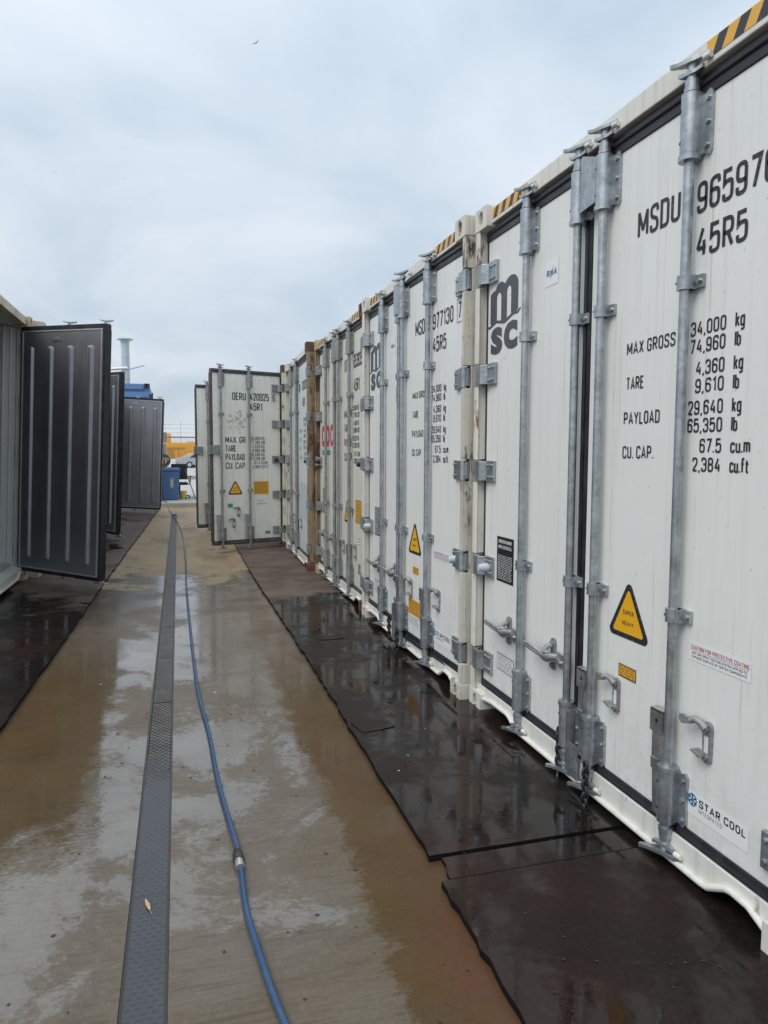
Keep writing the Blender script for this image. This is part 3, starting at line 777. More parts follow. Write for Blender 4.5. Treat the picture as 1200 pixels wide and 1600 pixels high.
c1 = {0: [('line_logo', lambda: msc_logo(.112, 2.262)), ('class_sticker', rina(.745, 2.318)),
          ('data_plate', lambda: decal_plate(.248, .457, .808, 1.060, PLATE_BLACK, STICKER, 15, None, 3, ('APPROVED FOR TRANSPORT', 'UNDER CUSTOMS SEAL'))),
          ('spec_sticker', lambda: decal_plate(.270, .481, .305, .402, STICKER, INK, 8, INK, 5))],
      1: [('lettering', txt(('MSDU', 1.472, 2.345, .245, .104), ('965976', 1.803, 2.335, .345, .104), ('45R5', 1.806, 2.187, .234, .101))),
          ('check_digit', boxed('0', 2.215, 2.335, .085, .104)),
          ('lettering', msc_capacity()),
          ('warning_triangle', lambda: warning_triangle(1.488, .778, .285, .245)),
          ('caution_sticker', caution(1.846, 2.134, .800, .868)),
          ('small_orange_sticker', lambda: decal_plate(1.432, 1.549, .615, .668, ORANGE, INK, 5, INK, 8)),
          ('cooling_unit_sticker', lambda: star_cool(1.866, .262, .288))]}
make_container('nearest white refrigerated container, both doors shut, its number starting 96597', (1.6674, 3.944, 0), RIGHT,
    dict(decals=c1, bumper={(0, 3): PALE}, chains=True, post_l=POST), ROW)
c2 = {0: [('line_logo', lambda: msc_logo(.118, 2.262)), ('class_sticker', rina(.745, 2.318)),
          ('data_plate', lambda: decal_plate(.265, .445, .80, 1.05, INK_GREY, STICKER, 15, None, 13)),
          ('spec_sticker', lambda: decal_plate(.270, .45, .305, .402, STICKER, INK_GREY, 7, INK, 15)),
          ('green_sticker', lambda: decal_plate(.90, 1.03, 1.93, 2.05, GREEN_INK, STICKER, 4, None, 16))],
      1: [('lettering', txt(('MSDU', 1.472, 2.345, .245, .104), ('977130', 1.803, 2.340, .345, .104), ('45R5', 1.806, 2.190, .234, .101))),
          ('check_digit', boxed('7', 2.205, 2.340, .085, .104)),
          ('lettering', msc_capacity()),
          ('warning_triangle', lambda: warning_triangle(1.488, .790, .285, .245)),
          ('caution_sticker', caution(1.846, 2.134, .810, .875)),
          ('small_orange_sticker', lambda: decal_plate(1.45, 1.567, .645, .698, ORANGE, INK, 5, None, 18)),
          ('notice_sticker', lambda: decal_plate(1.36, 1.60, .335, .450, ORANGE, INK, 6, None, 21)),
          ('instruction_sticker', lambda: decal_plate(1.36, 1.60, .262, .330, STICKER, INK_GREY, 4, None, 22)),
          ('cooling_unit_sticker', lambda: star_cool(1.85, .262, .312))]}
make_container('second white refrigerated container from the front, numbered 977130, with a grimy near corner post', (1.6185, 6.4106, 0), RIGHT,
    dict(decals=c2, bumper={(1, 3): PALE, (0, 3): PALE}, post_r=POST_DIRTY, cast_r=POST_DIRTY, chains=True, open_r=2.0), ROW)
def oocl():
    mb = MB(); mb.text('OO', .20, 1.60, .46, .25, YD, 0, .26); mb.text('CL', .70, 1.60, .30, .25, YD, 0, .22)
    mb.rect(.22, .70, 1.50, 1.555, YD, 1); return mb, [RED_LOGO, GREEN_INK]
OO_VALUES = [('35,000','KG',1.945),('77,160','LBS',1.875),('4,480','KG',1.795),('9,880','LBS',1.725),('30,520','KG',1.645),('67,280','LBS',1.575),('67.4','CU.M',1.490),('2,380','CU.FT',1.420)]
def oo_capacity(x=0, labels=(('MAX. GR.', 1.885), ('TARE', 1.740), ('PAYLOAD', 1.590), ('CU. CAP.', 1.440)), vals=OO_VALUES, h=.083, m=INK):
    return txt(*([(t, 1.44+x, z, .045*len(t), h) for t, z in labels] + values(vals, 1.985+x, 2.015+x, .050)), m=m)
def c_sticker():
    mb = MB(); mb.rect(.86, 1.02, 2.00, 2.42, YD, 0); mb.text('C', .885, 2.18, .11, .14, YD-.0007, 1, .2); mb.rect(.86, 1.02, 2.00, 2.06, YD-.0007, 2); return mb, [STICKER, NAVY, plain('lime_sticker', (.35,.55,.08), .5)]
c3 = {0: [('line_logo', oocl), ('company_sticker', c_sticker), ('data_plate', lambda: decal_plate(.25, .45, .80, 1.10, INK_GREY, STICKER, 14, None, 33)),
          ('orange_sticker', lambda: decal_plate(.86, 1.02, .85, 1.12, ORANGE, INK, 6, None, 31))],
      1: [('lettering', txt(('OTPU', 1.45, 2.36, .25, .125), ('653935', 1.85, 2.36, .36, .135), ('45R1', 1.86, 2.13, .24, .125))),
          ('check_digit', boxed('1', 2.26, 2.36, .06, .125)), ('lettering', oo_capacity()),
          ('warning_triangle', lambda: warning_triangle(1.555, .800, .28, .25)),
          ('orange_sticker', lambda: decal_plate(1.93, 2.17, .83, 1.06, ORANGE, INK, 9, INK, 35)),
          ('round_sticker', lambda: decal_plate(2.0, 2.12, .60, .70, STICKER, INK_GREY, 3, None, 36)),
          ('small_plate', lambda: decal_plate(2.04, 2.13, .33, .43, INK_GREY, STICKER, 4, None, 37)),
          ('maker_sticker', lambda: decal_plate(2.05, 2.22, .18, .23, STICKER, BLUE_INK, 2, None, 38))]}
make_container('third white refrigerated container from the front, with red round letters, numbered 653935', (1.64, 8.895, 0), RIGHT,
    dict(decals=c3, door=WHITE_OLD, seal=GASKET_OLD, metal=GALV_DULL, bumper={(1, 2): GASKET, (0, 2): GASKET}, post=POST, post_l=RUSTY, cast_l=CREAM_RUST, cast_r=RUST), ROW)
def frost(): return MB().rect(1.30, 2.12, .62, 1.12, YD), [plain('pale_blue_patch', (.50,.58,.62), .45)]
c4 = {1: [('lettering', txt(('OOLU', 1.28, 2.36, .13, .125), ('628303', 1.62, 2.36, .42, .125), ('45R1', 1.64, 2.14, .24, .12), m=INK_GREY)),
          ('lettering', oo_capacity(-.1, (('MAX GR', 1.80), ('TARE', 1.68), ('NET', 1.56), ('CU CAP', 1.44)), OO_VALUES, .05, INK_GREY)),
          ('blank_blue_patch', frost)]}
make_container('fourth container from the front, bluish white doors and a brown rusty near corner post', (1.625, 11.363, 0), (0, 0, -math.pi/2-.031),
    dict(decals=c4, door=WHITE_COOL, metal=GALV_DULL, seal=GASKET_OLD, bars=((.61,), (1.22,)), post_r=RUSTY, cast_r=RUST, hazard=False, lap=False, bumper={(1, 2): GASKET},
         rets=((.92, .56), (1.52, .55)), levers=('down', 'down')), ROW)
OE_VALUES = [('35,000','KG.',1.722),('77,160','LBS',1.660),('4,520','KG.',1.597),('9,960','LBS',1.536),('30,480','KG.',1.473),('67,200','LBS',1.411),('67.4','CU.M.',1.348),('2,380','CU.FT.',1.285)]
def eff(): return [(MB().text(t, x, z, w, h, YD, 0, .12), [INK_GREY]) for t, x, z, w, h in (('EFF', 1.995, .765, .07, .026), ('Certified', 1.955, .722, .15, .026))]
def smudge():
    mb = MB()
    rg = random.Random(4)
    for i in range(26):
        x, z = 1.62+rg.gauss(0,.075), 2.02+rg.gauss(0,.08); r = rg.uniform(.01, .03)
        mb.flat([(x+r*rg.uniform(.6,1.2)*math.cos(a*.8976), z+r*rg.uniform(.6,1.3)*math.sin(a*.8976)) for a in range(7)], YD-.00004*i, 0)
    return mb, [plain('grey_scuff', (.52,.51,.46), .6)]
c5 = {1: [('lettering', txt(('OERU', 1.568, 2.322, .222, .115), ('420925', 1.852, 2.325, .325, .115), ('45R1', 1.852, 2.172, .210, .115))),
          ('check_digit', boxed('6', 2.215, 2.327, .085, .11)),
          ('lettering', txt(*([(t, 1.452, z, w, .098) for t, z, w in (('MAX. GR.', 1.672, .345), ('TARE', 1.540, .170), ('PAYLOAD', 1.412, .308), ('CU. CAP.', 1.280, .338))] + values(OE_VALUES, 2.016, 2.035, .050, .92)))),
          ('warning_triangle', lambda: warning_triangle(1.602, .885, .25, .228)),
          ('orange_sticker', lambda: decal_plate(1.905, 2.157, .880, 1.082, ORANGE, INK, 10, None, 51)),
          ('certificate_lettering', eff),
          ('green_sticker', lambda: (MB().rect(1.475, 1.556, .690, .750, YD), [GREEN_INK])),
          ('small_green_sticker', lambda: (MB().rect(2.09, 2.175, .252, .300, YD), [GREEN_INK])),
          ('scuff_mark', smudge)]}
make_container('fifth container from the front, its white door numbered 420925 swung out into the aisle', (1.575, 13.800, 0), RIGHT,
    dict(decals=c5, door=WHITE_OPEN, metal=GALV_DULL, seal=GASKET_OLD, post=POST_DIRTY, cast_r=RUST, open_r=108, bumper={(1, 2): GASKET}, bars=((.61, 1.09), (1.375, 1.828)),
         rets=((1.655, .62), (1.575, .45)), levers=('down', 'down'), lap=False, hazard=False, edge_bracket=True, wr=1.135), ROW)
c6 = {1: [('lettering', txt(*[(t, 1.50, z, .05*len(t), .075) for t, z in (('MAX', 1.74), ('TARE', 1.59), ('NET', 1.45), ('CU.', 1.30))], m=INK_GREY))]}
make_container('sixth container from the front, pale grey door open behind the door numbered 420925', (1.455, 16.275, 0), RIGHT,
    dict(decals=c6, door=WHITE_OPEN, metal=GALV_DULL, seal=GASKET_OLD, open_r=96, bars=((.61, 1.09), (1.45, 1.90)), rets=(), levers=('down', 'down'), lap=False, hazard=False, edge_bracket=True, wr=1.135), ROW)

TILT = 2.9
LROW = 'containers along the left of the aisle'
def left_container(label, y0, x, z, open_r, **kw):
    return make_container(label, (x, y0, z), (rad(TILT), 0, math.pi/2), dict(bare=True, jamb=True, wr=1.2, open_r=open_r, seal=GASKET, door=WHITE_OLD, hazard=kw.pop('hazard', False), **kw), LROW)
left_container('nearest left container, standing open with its dark ribbed door swung into the aisle', 6.41, -1.665, .10, 50, open_l=255, post=CREAM_RUST, post_r=POST, cast_r=CREAM_RUST, cast_l=CREAM_RUST, header=CREAM_RUST)
left_container('shut left container whose dirty cream top corner shows behind the nearest dark door', 8.89, -1.56, .085, 0, post=CREAM_RUST, cast_l=POST_DIRTY)
left_container('left container whose dark ribbed door, steeply angled, stands between two other dark doors', 11.16, -1.62, .085, 36, post=POST)
left_container('shut left container behind the steeply angled dark door', 13.64, -1.64, .085, 0, post=POST)
left_container('farthest left container, its dark ribbed door swung out beside the blue bin', 16.12, -1.60, .085, 78, post=POST)

# ------------------------------------------------------------------ ground
def gz(x): return 0.0 if x > -.12 else min(.05*(-.12-x), .095)
def concrete():
    m, t, p = newmat('wet_concrete'); s = sepobj(t); v = objvec(t, (1,1,1), False)
    big = noise(t, v, .55, 4, .55, .4); mid = noise(t, v, 2.6, 6, .6); fine = noise(t, v, 55, 4, .65); grain = noise(t, v, 160, 2, .6)
    broom = noise(t, objvec(t, (5, 70, 1), False), 1, 3, .6)
    c = mixc(t, rng(t, big, .36, .64), (.108,.080,.049), (.135,.111,.082))
    c = mixc(t, rng(t, mid, .42, .75, 0, .7), c, (.080,.060,.038))
    # containers' reflection painted into the colour: golden-brown without sky sheen, both edges, ragged
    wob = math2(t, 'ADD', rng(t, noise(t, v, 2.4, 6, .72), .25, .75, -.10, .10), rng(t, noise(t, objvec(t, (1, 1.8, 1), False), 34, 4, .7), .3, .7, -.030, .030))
    reflR = math2(t, 'MULTIPLY', rng(t, math2(t, 'ADD', s['X'], wob), .555, .605), rng(t, math2(t, 'ADD', s['Y'], math2(t, 'MULTIPLY', wob, 9.0)), 4.2, 6.2, 1, .10))
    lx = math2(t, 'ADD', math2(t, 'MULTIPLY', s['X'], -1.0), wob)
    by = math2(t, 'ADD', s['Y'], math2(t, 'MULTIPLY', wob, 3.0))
    reflL = math2(t, 'MULTIPLY', rng(t, lx, .40, .455), math2(t, 'MULTIPLY', rng(t, by, 2.75, 2.90), rng(t, by, 5.0, 6.2, 1, .1)))
    refl_paint = math2(t, 'MAXIMUM', reflR, reflL)
    c = mixc(t, math2(t, 'MULTIPLY', refl_paint, rng(t, noise(t, v, 5, 5, .7), .3, .65, .70, .97)), c, mixc(t, rng(t, mid, .3, .7), (.085,.044,.007), (.050,.026,.005)))
    c = mixc(t, rng(t, fine, .38, .7, 0, .42), c, mixc(t, refl_paint, (.18,.155,.118), (.120,.072,.020)))
    c = mixc(t, rng(t, grain, .55, .75, 0, .30), c, (.05,.038,.025))
    c = mixc(t, rng(t, broom, .48, .70, 0, .50), c, (.062,.046,.027))
    # rust bleeding out from under the right-hand rubber sheet
    ex = math2(t, 'ABSOLUTE', math2(t, 'SUBTRACT', s['X'], .82), 0)
    rs = math2(t, 'MULTIPLY', rng(t, ex, .02, .30, 1, 0), rng(t, noise(t, v, 1.7, 4), .45, .68))
    c = mixc(t, math2(t, 'MULTIPLY', rs, .75), c, (.105,.042,.024))
    # drying front: farther down the aisle the slab is only damp, with a ragged edge
    edge = math2(t, 'ADD', s['Y'], rng(t, noise(t, v, 1.6, 6, .68, .3), 0, 1, -4.2, 4.2))
    dry = rng(t, edge, 8.7, 9.3)
    dc = mixc(t, rng(t, mid, .35, .7), (.385,.285,.165), (.290,.220,.140))
    dc = mixc(t, rng(t, fine, .4, .7, 0, .4), dc, (.45,.36,.24))
    dc = mixc(t, rng(t, noise(t, objvec(t, (1.2, .35, 1), False), 1.5, 5, .65), .52, .66, 0, .75), dc, (.17,.125,.08))
    dc = mixc(t, math2(t, 'MULTIPLY', rs, .5), dc, (.25,.115,.06))
    c = mixc(t, math2(t, 'MULTIPLY', dry, .9), c, dc)
    ck = N(t, 'ShaderNodeTexVoronoi', feature='DISTANCE_TO_EDGE'); ck.inputs['Scale'].default_value = .42
    wv = N(t, 'ShaderNodeVectorMath', operation='ADD'); nc = N(t, 'ShaderNodeTexNoise'); nc.inputs['Scale'].default_value = 2.5; nc.inputs['Detail'].default_value = 5; L(t, v, nc.inputs['Vector'])
    ns = N(t, 'ShaderNodeVectorMath', operation='SCALE'); ns.inputs['Scale'].default_value = .45; L(t, nc.outputs['Color'], ns.inputs[0]); L(t, v, wv.inputs[0]); L(t, ns.outputs[0], wv.inputs[1]); L(t, wv.outputs[0], ck.inputs['Vector'])
    crack = math2(t, 'MULTIPLY', math2(t, 'LESS_THAN', ck.outputs['Distance'], .0016), rng(t, noise(t, v, 1.1, 3), .50, .56))
    c = mixc(t, math2(t, 'MULTIPLY', crack, .7), c, (.030,.024,.018))
    # scattered dark drips and specks, in clusters
    for sc, th, cl in ((7.5, .085, 1.3), (21, .11, 2.1)):
        vo = N(t, 'ShaderNodeTexVoronoi'); vo.inputs['Scale'].default_value = sc; L(t, v, vo.inputs['Vector'])
        sp = math2(t, 'MULTIPLY', math2(t, 'LESS_THAN', vo.outputs['Distance'], th), rng(t, noise(t, v, cl, 3), .52, .58))
        c = mixc(t, math2(t, 'MULTIPLY', sp, .6), c, (.045,.038,.030))
    L0 = c
    # standing film of water: crisp ragged patches; elsewhere the slab is merely damp
    near = rng(t, math2(t, 'ADD', s['Y'], math2(t, 'MULTIPLY', rng(t, s['X'], -.45, -.15, 1, 0), 1.2)), 2.0, 3.4, -.105, .0)
    fn = math2(t, 'ADD', math2(t, 'ADD', noise(t, v, 1.25, 7, .70, .3), near), rng(t, broom, .3, .7, -.012, .012))
    soft = rng(t, fn, .36, .60)
    film = math2(t, 'ADD', math2(t, 'MULTIPLY', rng(t, math2(t, 'ADD', fn, rng(t, noise(t, objvec(t, (1, 1.6, 1), False), 40, 4, .75), .3, .7, -.040, .040)), .455, .490), .55), math2(t, 'MULTIPLY', soft, .45))
    c = L0; L(t, c, p.inputs['Base Color'])
    L(t, rng(t, dry, 0, 1, .42, .60), p.inputs['Roughness']); p.inputs['IOR'].default_value = 1.33; p.inputs['Specular IOR Level'].default_value = .4
    ca = math2(t, 'MULTIPLY', rng(t, dry, 0, 1, 1.0, .05), math2(t, 'MULTIPLY', rng(t, film, 0, 1, .04, 1.0), rng(t, refl_paint, 0, 1, 1.0, .22))); L(t, ca, p.inputs['Coat Weight'])
    L(t, mixc(t, dry, mixc(t, rng(t, s['Y'], 4.5, 8.5), mixc(t, film, (.16,.16,.16), (.02,.02,.02)), (.18,.18,.18)), (.35,.35,.35)), p.inputs['Coat Roughness'])
    p.inputs['Coat IOR'].default_value = 2.15
    rip = noise(t, v, 24, 3, .5); h = math2(t, 'ADD', math2(t, 'MULTIPLY', broom, .5), math2(t, 'ADD', math2(t, 'MULTIPLY', rip, .6), math2(t, 'MULTIPLY', fine, .4)))
    bump(t, p, h, .35, .006)
    rip2 = math2(t, 'ADD', rip, math2(t, 'MULTIPLY', noise(t, objvec(t, (16, 70, 1), False), 1, 3, .6), .9))
    patch = rng(t, noise(t, v, 2.1, 4, .6), .42, .60, .10, 1.0)
    b2 = N(t, 'ShaderNodeBump'); b2.inputs['Distance'].default_value = .003; L(t, math2(t, 'MULTIPLY', patch, .30), b2.inputs['Strength']); L(t, rip2, b2.inputs['Height']); L(t, b2.outputs[0], p.inputs['Coat Normal'])
    return m
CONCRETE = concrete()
mb = MB()
DX0, DX1, DYE = -.187, -.057, 18.3
xs = [-300, -40, -8, -2.02, -1.0, DX0, DX1, 1, 8, 40, 300]; ys = [-80, -4, DYE, 20.8, 60, 400]
for i in range(len(xs)-1):
    for j in range(len(ys)-1):
        if xs[i] == DX0 and j == 1: continue
        mb.add([(xs[i],ys[j],gz(xs[i])),(xs[i+1],ys[j],gz(xs[i+1])),(xs[i+1],ys[j+1],gz(xs[i+1])),(xs[i],ys[j+1],gz(xs[i]))], [(0,1,2,3)])
zl = gz(DX0)
mb.add([(DX0,-4,zl),(DX0,DYE,zl),(DX0,DYE,-.12),(DX0,-4,-.12),(DX1,-4,0),(DX1,DYE,0),(DX1,DYE,-.12),(DX1,-4,-.12)], [(0,1,2,3),(4,7,6,5),(3,2,6,7),(0,3,7,4),(1,5,6,2)])
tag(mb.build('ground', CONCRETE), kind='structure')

# trench drain
def grate():
    m, t, p = newmat('slotted_iron_grate'); s = sepobj(t)
    br = N(t, 'ShaderNodeTexBrick'); br.offset = .5; br.squash = 1
    br.inputs['Scale'].default_value = 1; br.inputs['Mortar Size'].default_value = .0062; br.inputs['Mortar Smooth'].default_value = .1
    br.inputs['Brick Width'].default_value = .030; br.inputs['Row Height'].default_value = .0215
    L(t, objvec(t, (1,1,1), False), br.inputs['Vector'])
    v = objvec(t, (1,1,1), False); n = noise(t, v, 8, 5)
    met = mixc(t, rng(t, n, .35, .7), (.095,.082,.070), (.165,.148,.132))
    L(t, mixc(t, br.outputs['Fac'], (.010,.009,.008), met), p.inputs['Base Color'])
    L(t, rng(t, br.outputs['Fac'], 0, 1, .9, .38), p.inputs['Roughness']); L(t, rng(t, br.outputs['Fac'], 0, 1, 0, .5), p.inputs['Metallic'])
    L(t, rng(t, br.outputs['Fac'], 0, 1, 0, .5), p.inputs['Specular IOR Level'])
    bump(t, p, br.outputs['Fac'], .6, .006); return m
dr = empty('trench_drain', (0, 0, 0)); tag(dr, 'narrow slotted trench drain running down the middle of the aisle', 'drain')
mb = MB()
for k in range(22): mb.box(-.177, -.067, -3.5+k+.006, -2.5+k-.006 if k < 21 else DYE-.02, -.028, -.004)
mb.build('grate', grate(), dr, .002)
mb = MB(); mb.box(-.186, -.178, -3.9, DYE-.01, -.06, -.0005); mb.box(-.066, -.058, -3.9, DYE-.01, -.06, -.0005); mb.build('frame', plain('wet_drain_rim', (.045,.038,.032), .35, .3), dr)
mb = MB(); mb.box(-.178, -.066, 18.22, 18.29, -.02, .03); mb.build('end_cap', plain('cast_iron', (.14,.12,.10), .6, .3), dr, .006)
def watermat():
    m, t, p = newmat('standing_water'); v = objvec(t, (1,1,1), False)
    p.inputs['Base Color'].default_value = (.075,.080,.092,1); p.inputs['Roughness'].default_value = .03
    p.inputs['IOR'].default_value = 1.5; L(t, rng(t, math2(t, 'ADD', sepobj(t)['Y'], rng(t, noise(t, v, 6, 4), .2, .8, -.25, .25)), 3.3, 3.8, .62, .05), p.inputs['Alpha'])
    n = noise(t, objvec(t, (6, 55, 1), False), 1, 3, .5, .4)
    bump(t, p, n, .12, .004); return m
mb = MB()
pts_l = []; pts_r = []
rg = random.Random(3)
for k in range(40):
    y = -3.9+k*(7.75/39); e = .004*rg.uniform(-1, 1)
    pts_l.append((DX0+.0015, y+e, -.0008)); pts_r.append((DX1-.0015, y+e, -.0008))
mb.add(pts_l+pts_r, [(k, 40+k, 41+k, k+1) for k in range(39)])
tag(mb.build('water', watermat()), kind='structure')

# rubber sheets
def matmat():
    m, t, p = newmat('wet_black_rubber'); s = sepobj(t); v = objvec(t, (1,1,1), False)
    n = noise(t, v, 1.4, 5, .6, .3); f = noise(t, v, 45, 4, .6)
    c = mixc(t, rng(t, n, .42, .66), (.0125,.0095,.0082), (.022,.0105,.0078))
    c = mixc(t, rng(t, f, .50, .75, 0, .55), c, (.032,.025,.021))
    edge = math2(t, 'ADD', s['Y'], rng(t, noise(t, v, .9, 4, .6, .4), 0, 1, -1.9, 1.9))
    dry = rng(t, edge, 7.25, 7.5)
    wet2 = rng(t, noise(t, objvec(t, (1.1,.9,1), False), .9, 3, .55, .5), .60, .63)
    dry = math2(t, 'MULTIPLY', dry, math2(t, 'SUBTRACT', 1.0, wet2))
    dc = mixc(t, rng(t, n, .35, .68), (.165,.122,.098), (.105,.078,.064)); dc = mixc(t, rng(t, f, .4, .75, 0, .4), dc, (.22,.18,.155)); dc = mixc(t, rng(t, noise(t, v, 2.2, 6, .7), .46, .62, 0, .7), dc, (.070,.050,.042))
    L(t, mixc(t, math2(t, 'MULTIPLY', dry, .92), c, dc), p.inputs['Base Color'])
    film = rng(t, noise(t, v, 1.9, 6, .68, .3), .44, .54)
    L(t, mixc(t, dry, mixc(t, film, (.30,.30,.30), (.05,.05,.05)), (.60,.60,.60)), p.inputs['Roughness'])
    p.inputs['IOR'].default_value = 1.33; L(t, mixc(t, dry, mixc(t, film, (.30,.30,.30), (.75,.75,.75)), (.4,.4,.4)), p.inputs['Specular IOR Level'])
    rip = noise(t, v, 30, 3, .5); bump(t, p, math2(t, 'ADD', rip, math2(t, 'MULTIPLY', f, .4)), .10, .003)
    return m
RUBBER = matmat(); CUT_EDGE = plain('black_cut_rubber_edge', (.006,.005,.005), .7, 0, .2)
def jitter_edge(pts, step=.10, amp=.008, seed=1):
    rg = random.Random(seed); o = []
    for (x0, y0), (x1, y1) in zip(pts, pts[1:]):
        n = max(1, int(abs(y1-y0)/step))
        for k in range(n): o.append((x0+(x1-x0)*k/n+rg.gauss(0, amp), y0+(y1-y0)*k/n))
    o.append(pts[-1]); return o
def sheet(name, edge, xin, label, cat='rubber sheet', th=.026, group=None, lift=0, tilt=False):
    mb = MB(); n = len(edge); z = (lambda x: gz(x)) if tilt else (lambda x: 0)
    mids = [-2.02] if tilt else []
    top = [(x, y, z(x)+th+lift) for x, y in edge]; ins = [(xin+math.copysign(.002*(k % 2), xin), y, z(xin)+th+lift) for k, (x, y) in enumerate(edge)]
    bot = [(x, y, z(x)-.001+lift) for x, y in edge]
    rev = (lambda f: f) if xin > edge[0][0] else (lambda f: tuple(reversed(f)))
    mb.add(top+ins, [rev((k, n+k, n+k+1, k+1)) for k in range(n-1)])
    mb.add(top+bot, [rev((k, k+1, n+k+1, n+k)) for k in range(n-1)], 1)
    for k in (0, n-1):
        q = [top[k], ins[k], (ins[k][0], ins[k][1], z(xin)-.001+lift), bot[k]]; mb.add(q, [(0,1,2,3)], 1)
    return tag(mb.build(name, [RUBBER, CUT_EDGE]), label, cat, group)
GR = 'black rubber sheets laid in front of the containers'
def uneven(xl, y, xr, seed, amp=.004): pass
sheet('rubber_sheet', jitter_edge([(.853,-2.0),(.855,1.65),(.861,2.0),(.858,2.256)], .05, .004, 2), 2.0, 'black wet rubber sheet at the bottom right, nearest the camera', group=GR)
sheet('rubber_sheet', jitter_edge([(.905,2.272),(.915,2.405)], .04, .006, 5), 2.0, 'short narrow rubber strip across the gap between two black sheets', group=GR, th=.018)
sheet('rubber_sheet', jitter_edge([(.868,2.418),(.876,2.95),(.874,3.53),(.881,4.63),(.871,6.86),(.853,8.47),(.858,10.2),(.866,12.2),(.86,20.5)], .07, .004, 8), 2.0, 'long rubber sheet in front of the right-hand containers, wet near and dry far', group=GR)
sheet('rubber_sheet', jitter_edge([(-1.03,-2),(-.98,2.5),(-.936,4.11),(-.915,4.86),(-.88,6.28),(-.828,8.7),(-.74,11.9),(-.645,14.9),(-.497,20.5)], .10, .004, 11), -2.0, 'long rubber sheet in front of the left-hand containers', group=GR, tilt=True)
# loose rubber flaps lying on the right-hand sheet
FL = 'rectangular flaps cut in the right-hand rubber sheet'
for (x, y, w, d, a, lab) in ((1.16, 5.62, .20, .09, 3, 'thin dark flap on the wet part of the right-hand sheet, middle one'), (1.12, 8.6, .26, .22, 2, 'flap on the dry part of the right-hand sheet, farthest one'), (1.00, 3.72, .19, .16, 12, 'flat flap on the wet part of the right-hand sheet, nearest one')):
    mb = MB(); ca, sa = math.cos(rad(a)), math.sin(rad(a))
    mb.obox((x, y, .0295), (w/2*ca, w/2*sa, .001), (-d/2*sa, d/2*ca, .002), (0, 0, .003))
    tag(mb.build('rubber_flap', RUBBER, None, .002), lab, 'rubber flap', FL)

# hose
def spline(pts, sub=6):
    P = [Vector(p) for p in pts]; P = [2*P[0]-P[1]] + P + [2*P[-1]-P[-2]]; o = []
    for i in range(1, len(P)-2):
        for k in range(sub):
            t = k/sub; a, b, c, d = P[i-1:i+3]
            o.append(.5*((2*b)+(-a+c)*t+(2*a-5*b+4*c-d)*t*t+(-a+3*b-3*c+d)*t**3))
    o.append(P[-2]); return o
hp = [(.43,.9),(.33,1.35),(.240,1.806),(.208,2.095),(.190,2.325),(.186,2.643),(.171,2.89),(.147,3.316),(.125,3.874),(.099,4.514),(.079,5.223),(.065,6.411),(.065,8.266),(.072,10.855),(.038,13.893),(-.062,16.535),(-.226,19.282),(-.30,20.75)]
hose = empty('water_hose', (0, 0, 0)); tag(hose, 'long blue hose with a coupling, snaking down the aisle beside the drain', 'hose')
m, t, p = newmat('blue_hose_rubber'); v = objvec(t, (1,1,1), False); n = noise(t, v, 14, 5, .65)
L(t, mixc(t, rng(t, n, .45, .72, 0, .55), (.010,.058,.150), (.075,.095,.12)), p.inputs['Base Color']); p.inputs['Roughness'].default_value = .38; p.inputs['Coat Weight'].default_value = .3
HOSE = m
path = spline([(x+.004*math.sin(y*5.1)+.003*math.sin(y*11.7+1), y, .0125) for x, y in hp] + [(-.33, 20.86, .15), (-.40, 21.3, .152), (-.60, 22.0, .152)])
MB().tube(path, .0108, 12).build('hose_pipe', HOSE, hose)
mb = MB(); d0 = Vector((.186-.190, 2.643-2.325, 0)).normalized(); cc = Vector((.1865, 2.60, .017))
mb.tube([cc-d0*.055, cc-d0*.045, cc-d0*.01], [.015, .017, .017], 14, 1)
mb.tube([cc-d0*.01, cc+d0*.012], .022, 6, 0); mb.tube([cc+d0*.014, cc+d0*.03], .019, 14, 0); mb.tube([cc+d0*.03, cc+d0*.055], [.021, .016], 8, 0)
mb.build('coupling', [plain('tarnished_brass', (.10,.08,.06), .45, .7), plain('bare_steel_ferrule', (.62,.62,.60), .3, .9)], hose, .001)

# leaf and litter
m = plain('dry_leaf', (.52,.33,.16), .6)
mb = MB(); lp = [(0,-.05),(.006,-.03),(.009,0),(.006,.03),(0,.055),(-.006,.03),(-.009,0),(-.006,-.03)]
mb.add([(x, y, .004+.004*abs(x)*100*.4) for x, y in lp]+[(0,-.05,.003),(0,.055,.006)], [tuple(range(8))]); mb.tube([(0,-.05,.004),(.002,-.075,.003)], .0012, 6)
o = mb.build('leaf', m, None, 0, (-.128, 2.43, .0015), (0, 0, rad(14))); o.scale = (.75, .75, .75); tag(o, 'narrow dry tan leaf lying on the flooded drain', 'leaf')
mb = MB(); rg = random.Random(12)
for i in range(330):
    y = 1.6+9*rg.random()**1.6; x = rg.uniform(-.80, .82) if i < 190 else rg.uniform(.93, 1.6); s = rg.uniform(.003, .010) if i < 190 else rg.uniform(.002, .006)
    if DX0-.02 < x < DX1+.02: continue
    a = rg.uniform(0, 3.14); z = gz(x)+.001+(.0262 if x > .9 else 0)
    q = [(x+s*k*math.cos(a+b), y+s*k*math.sin(a+b), z+h) for k, b, h in ((1,0,0),(.8,1.5,.002),(1.1,3,0),(.6,4.6,.001))]
    mb.add(q, [(0,1,2,3)], 0 if rg.random() < .97 else 1)
tag(mb.build('litter', [plain('dark_grit', (.05,.045,.04), .7), plain('pale_scraps', (.72,.70,.66), .6)]), 'grit and pale scraps scattered on the wet concrete', kind='stuff')

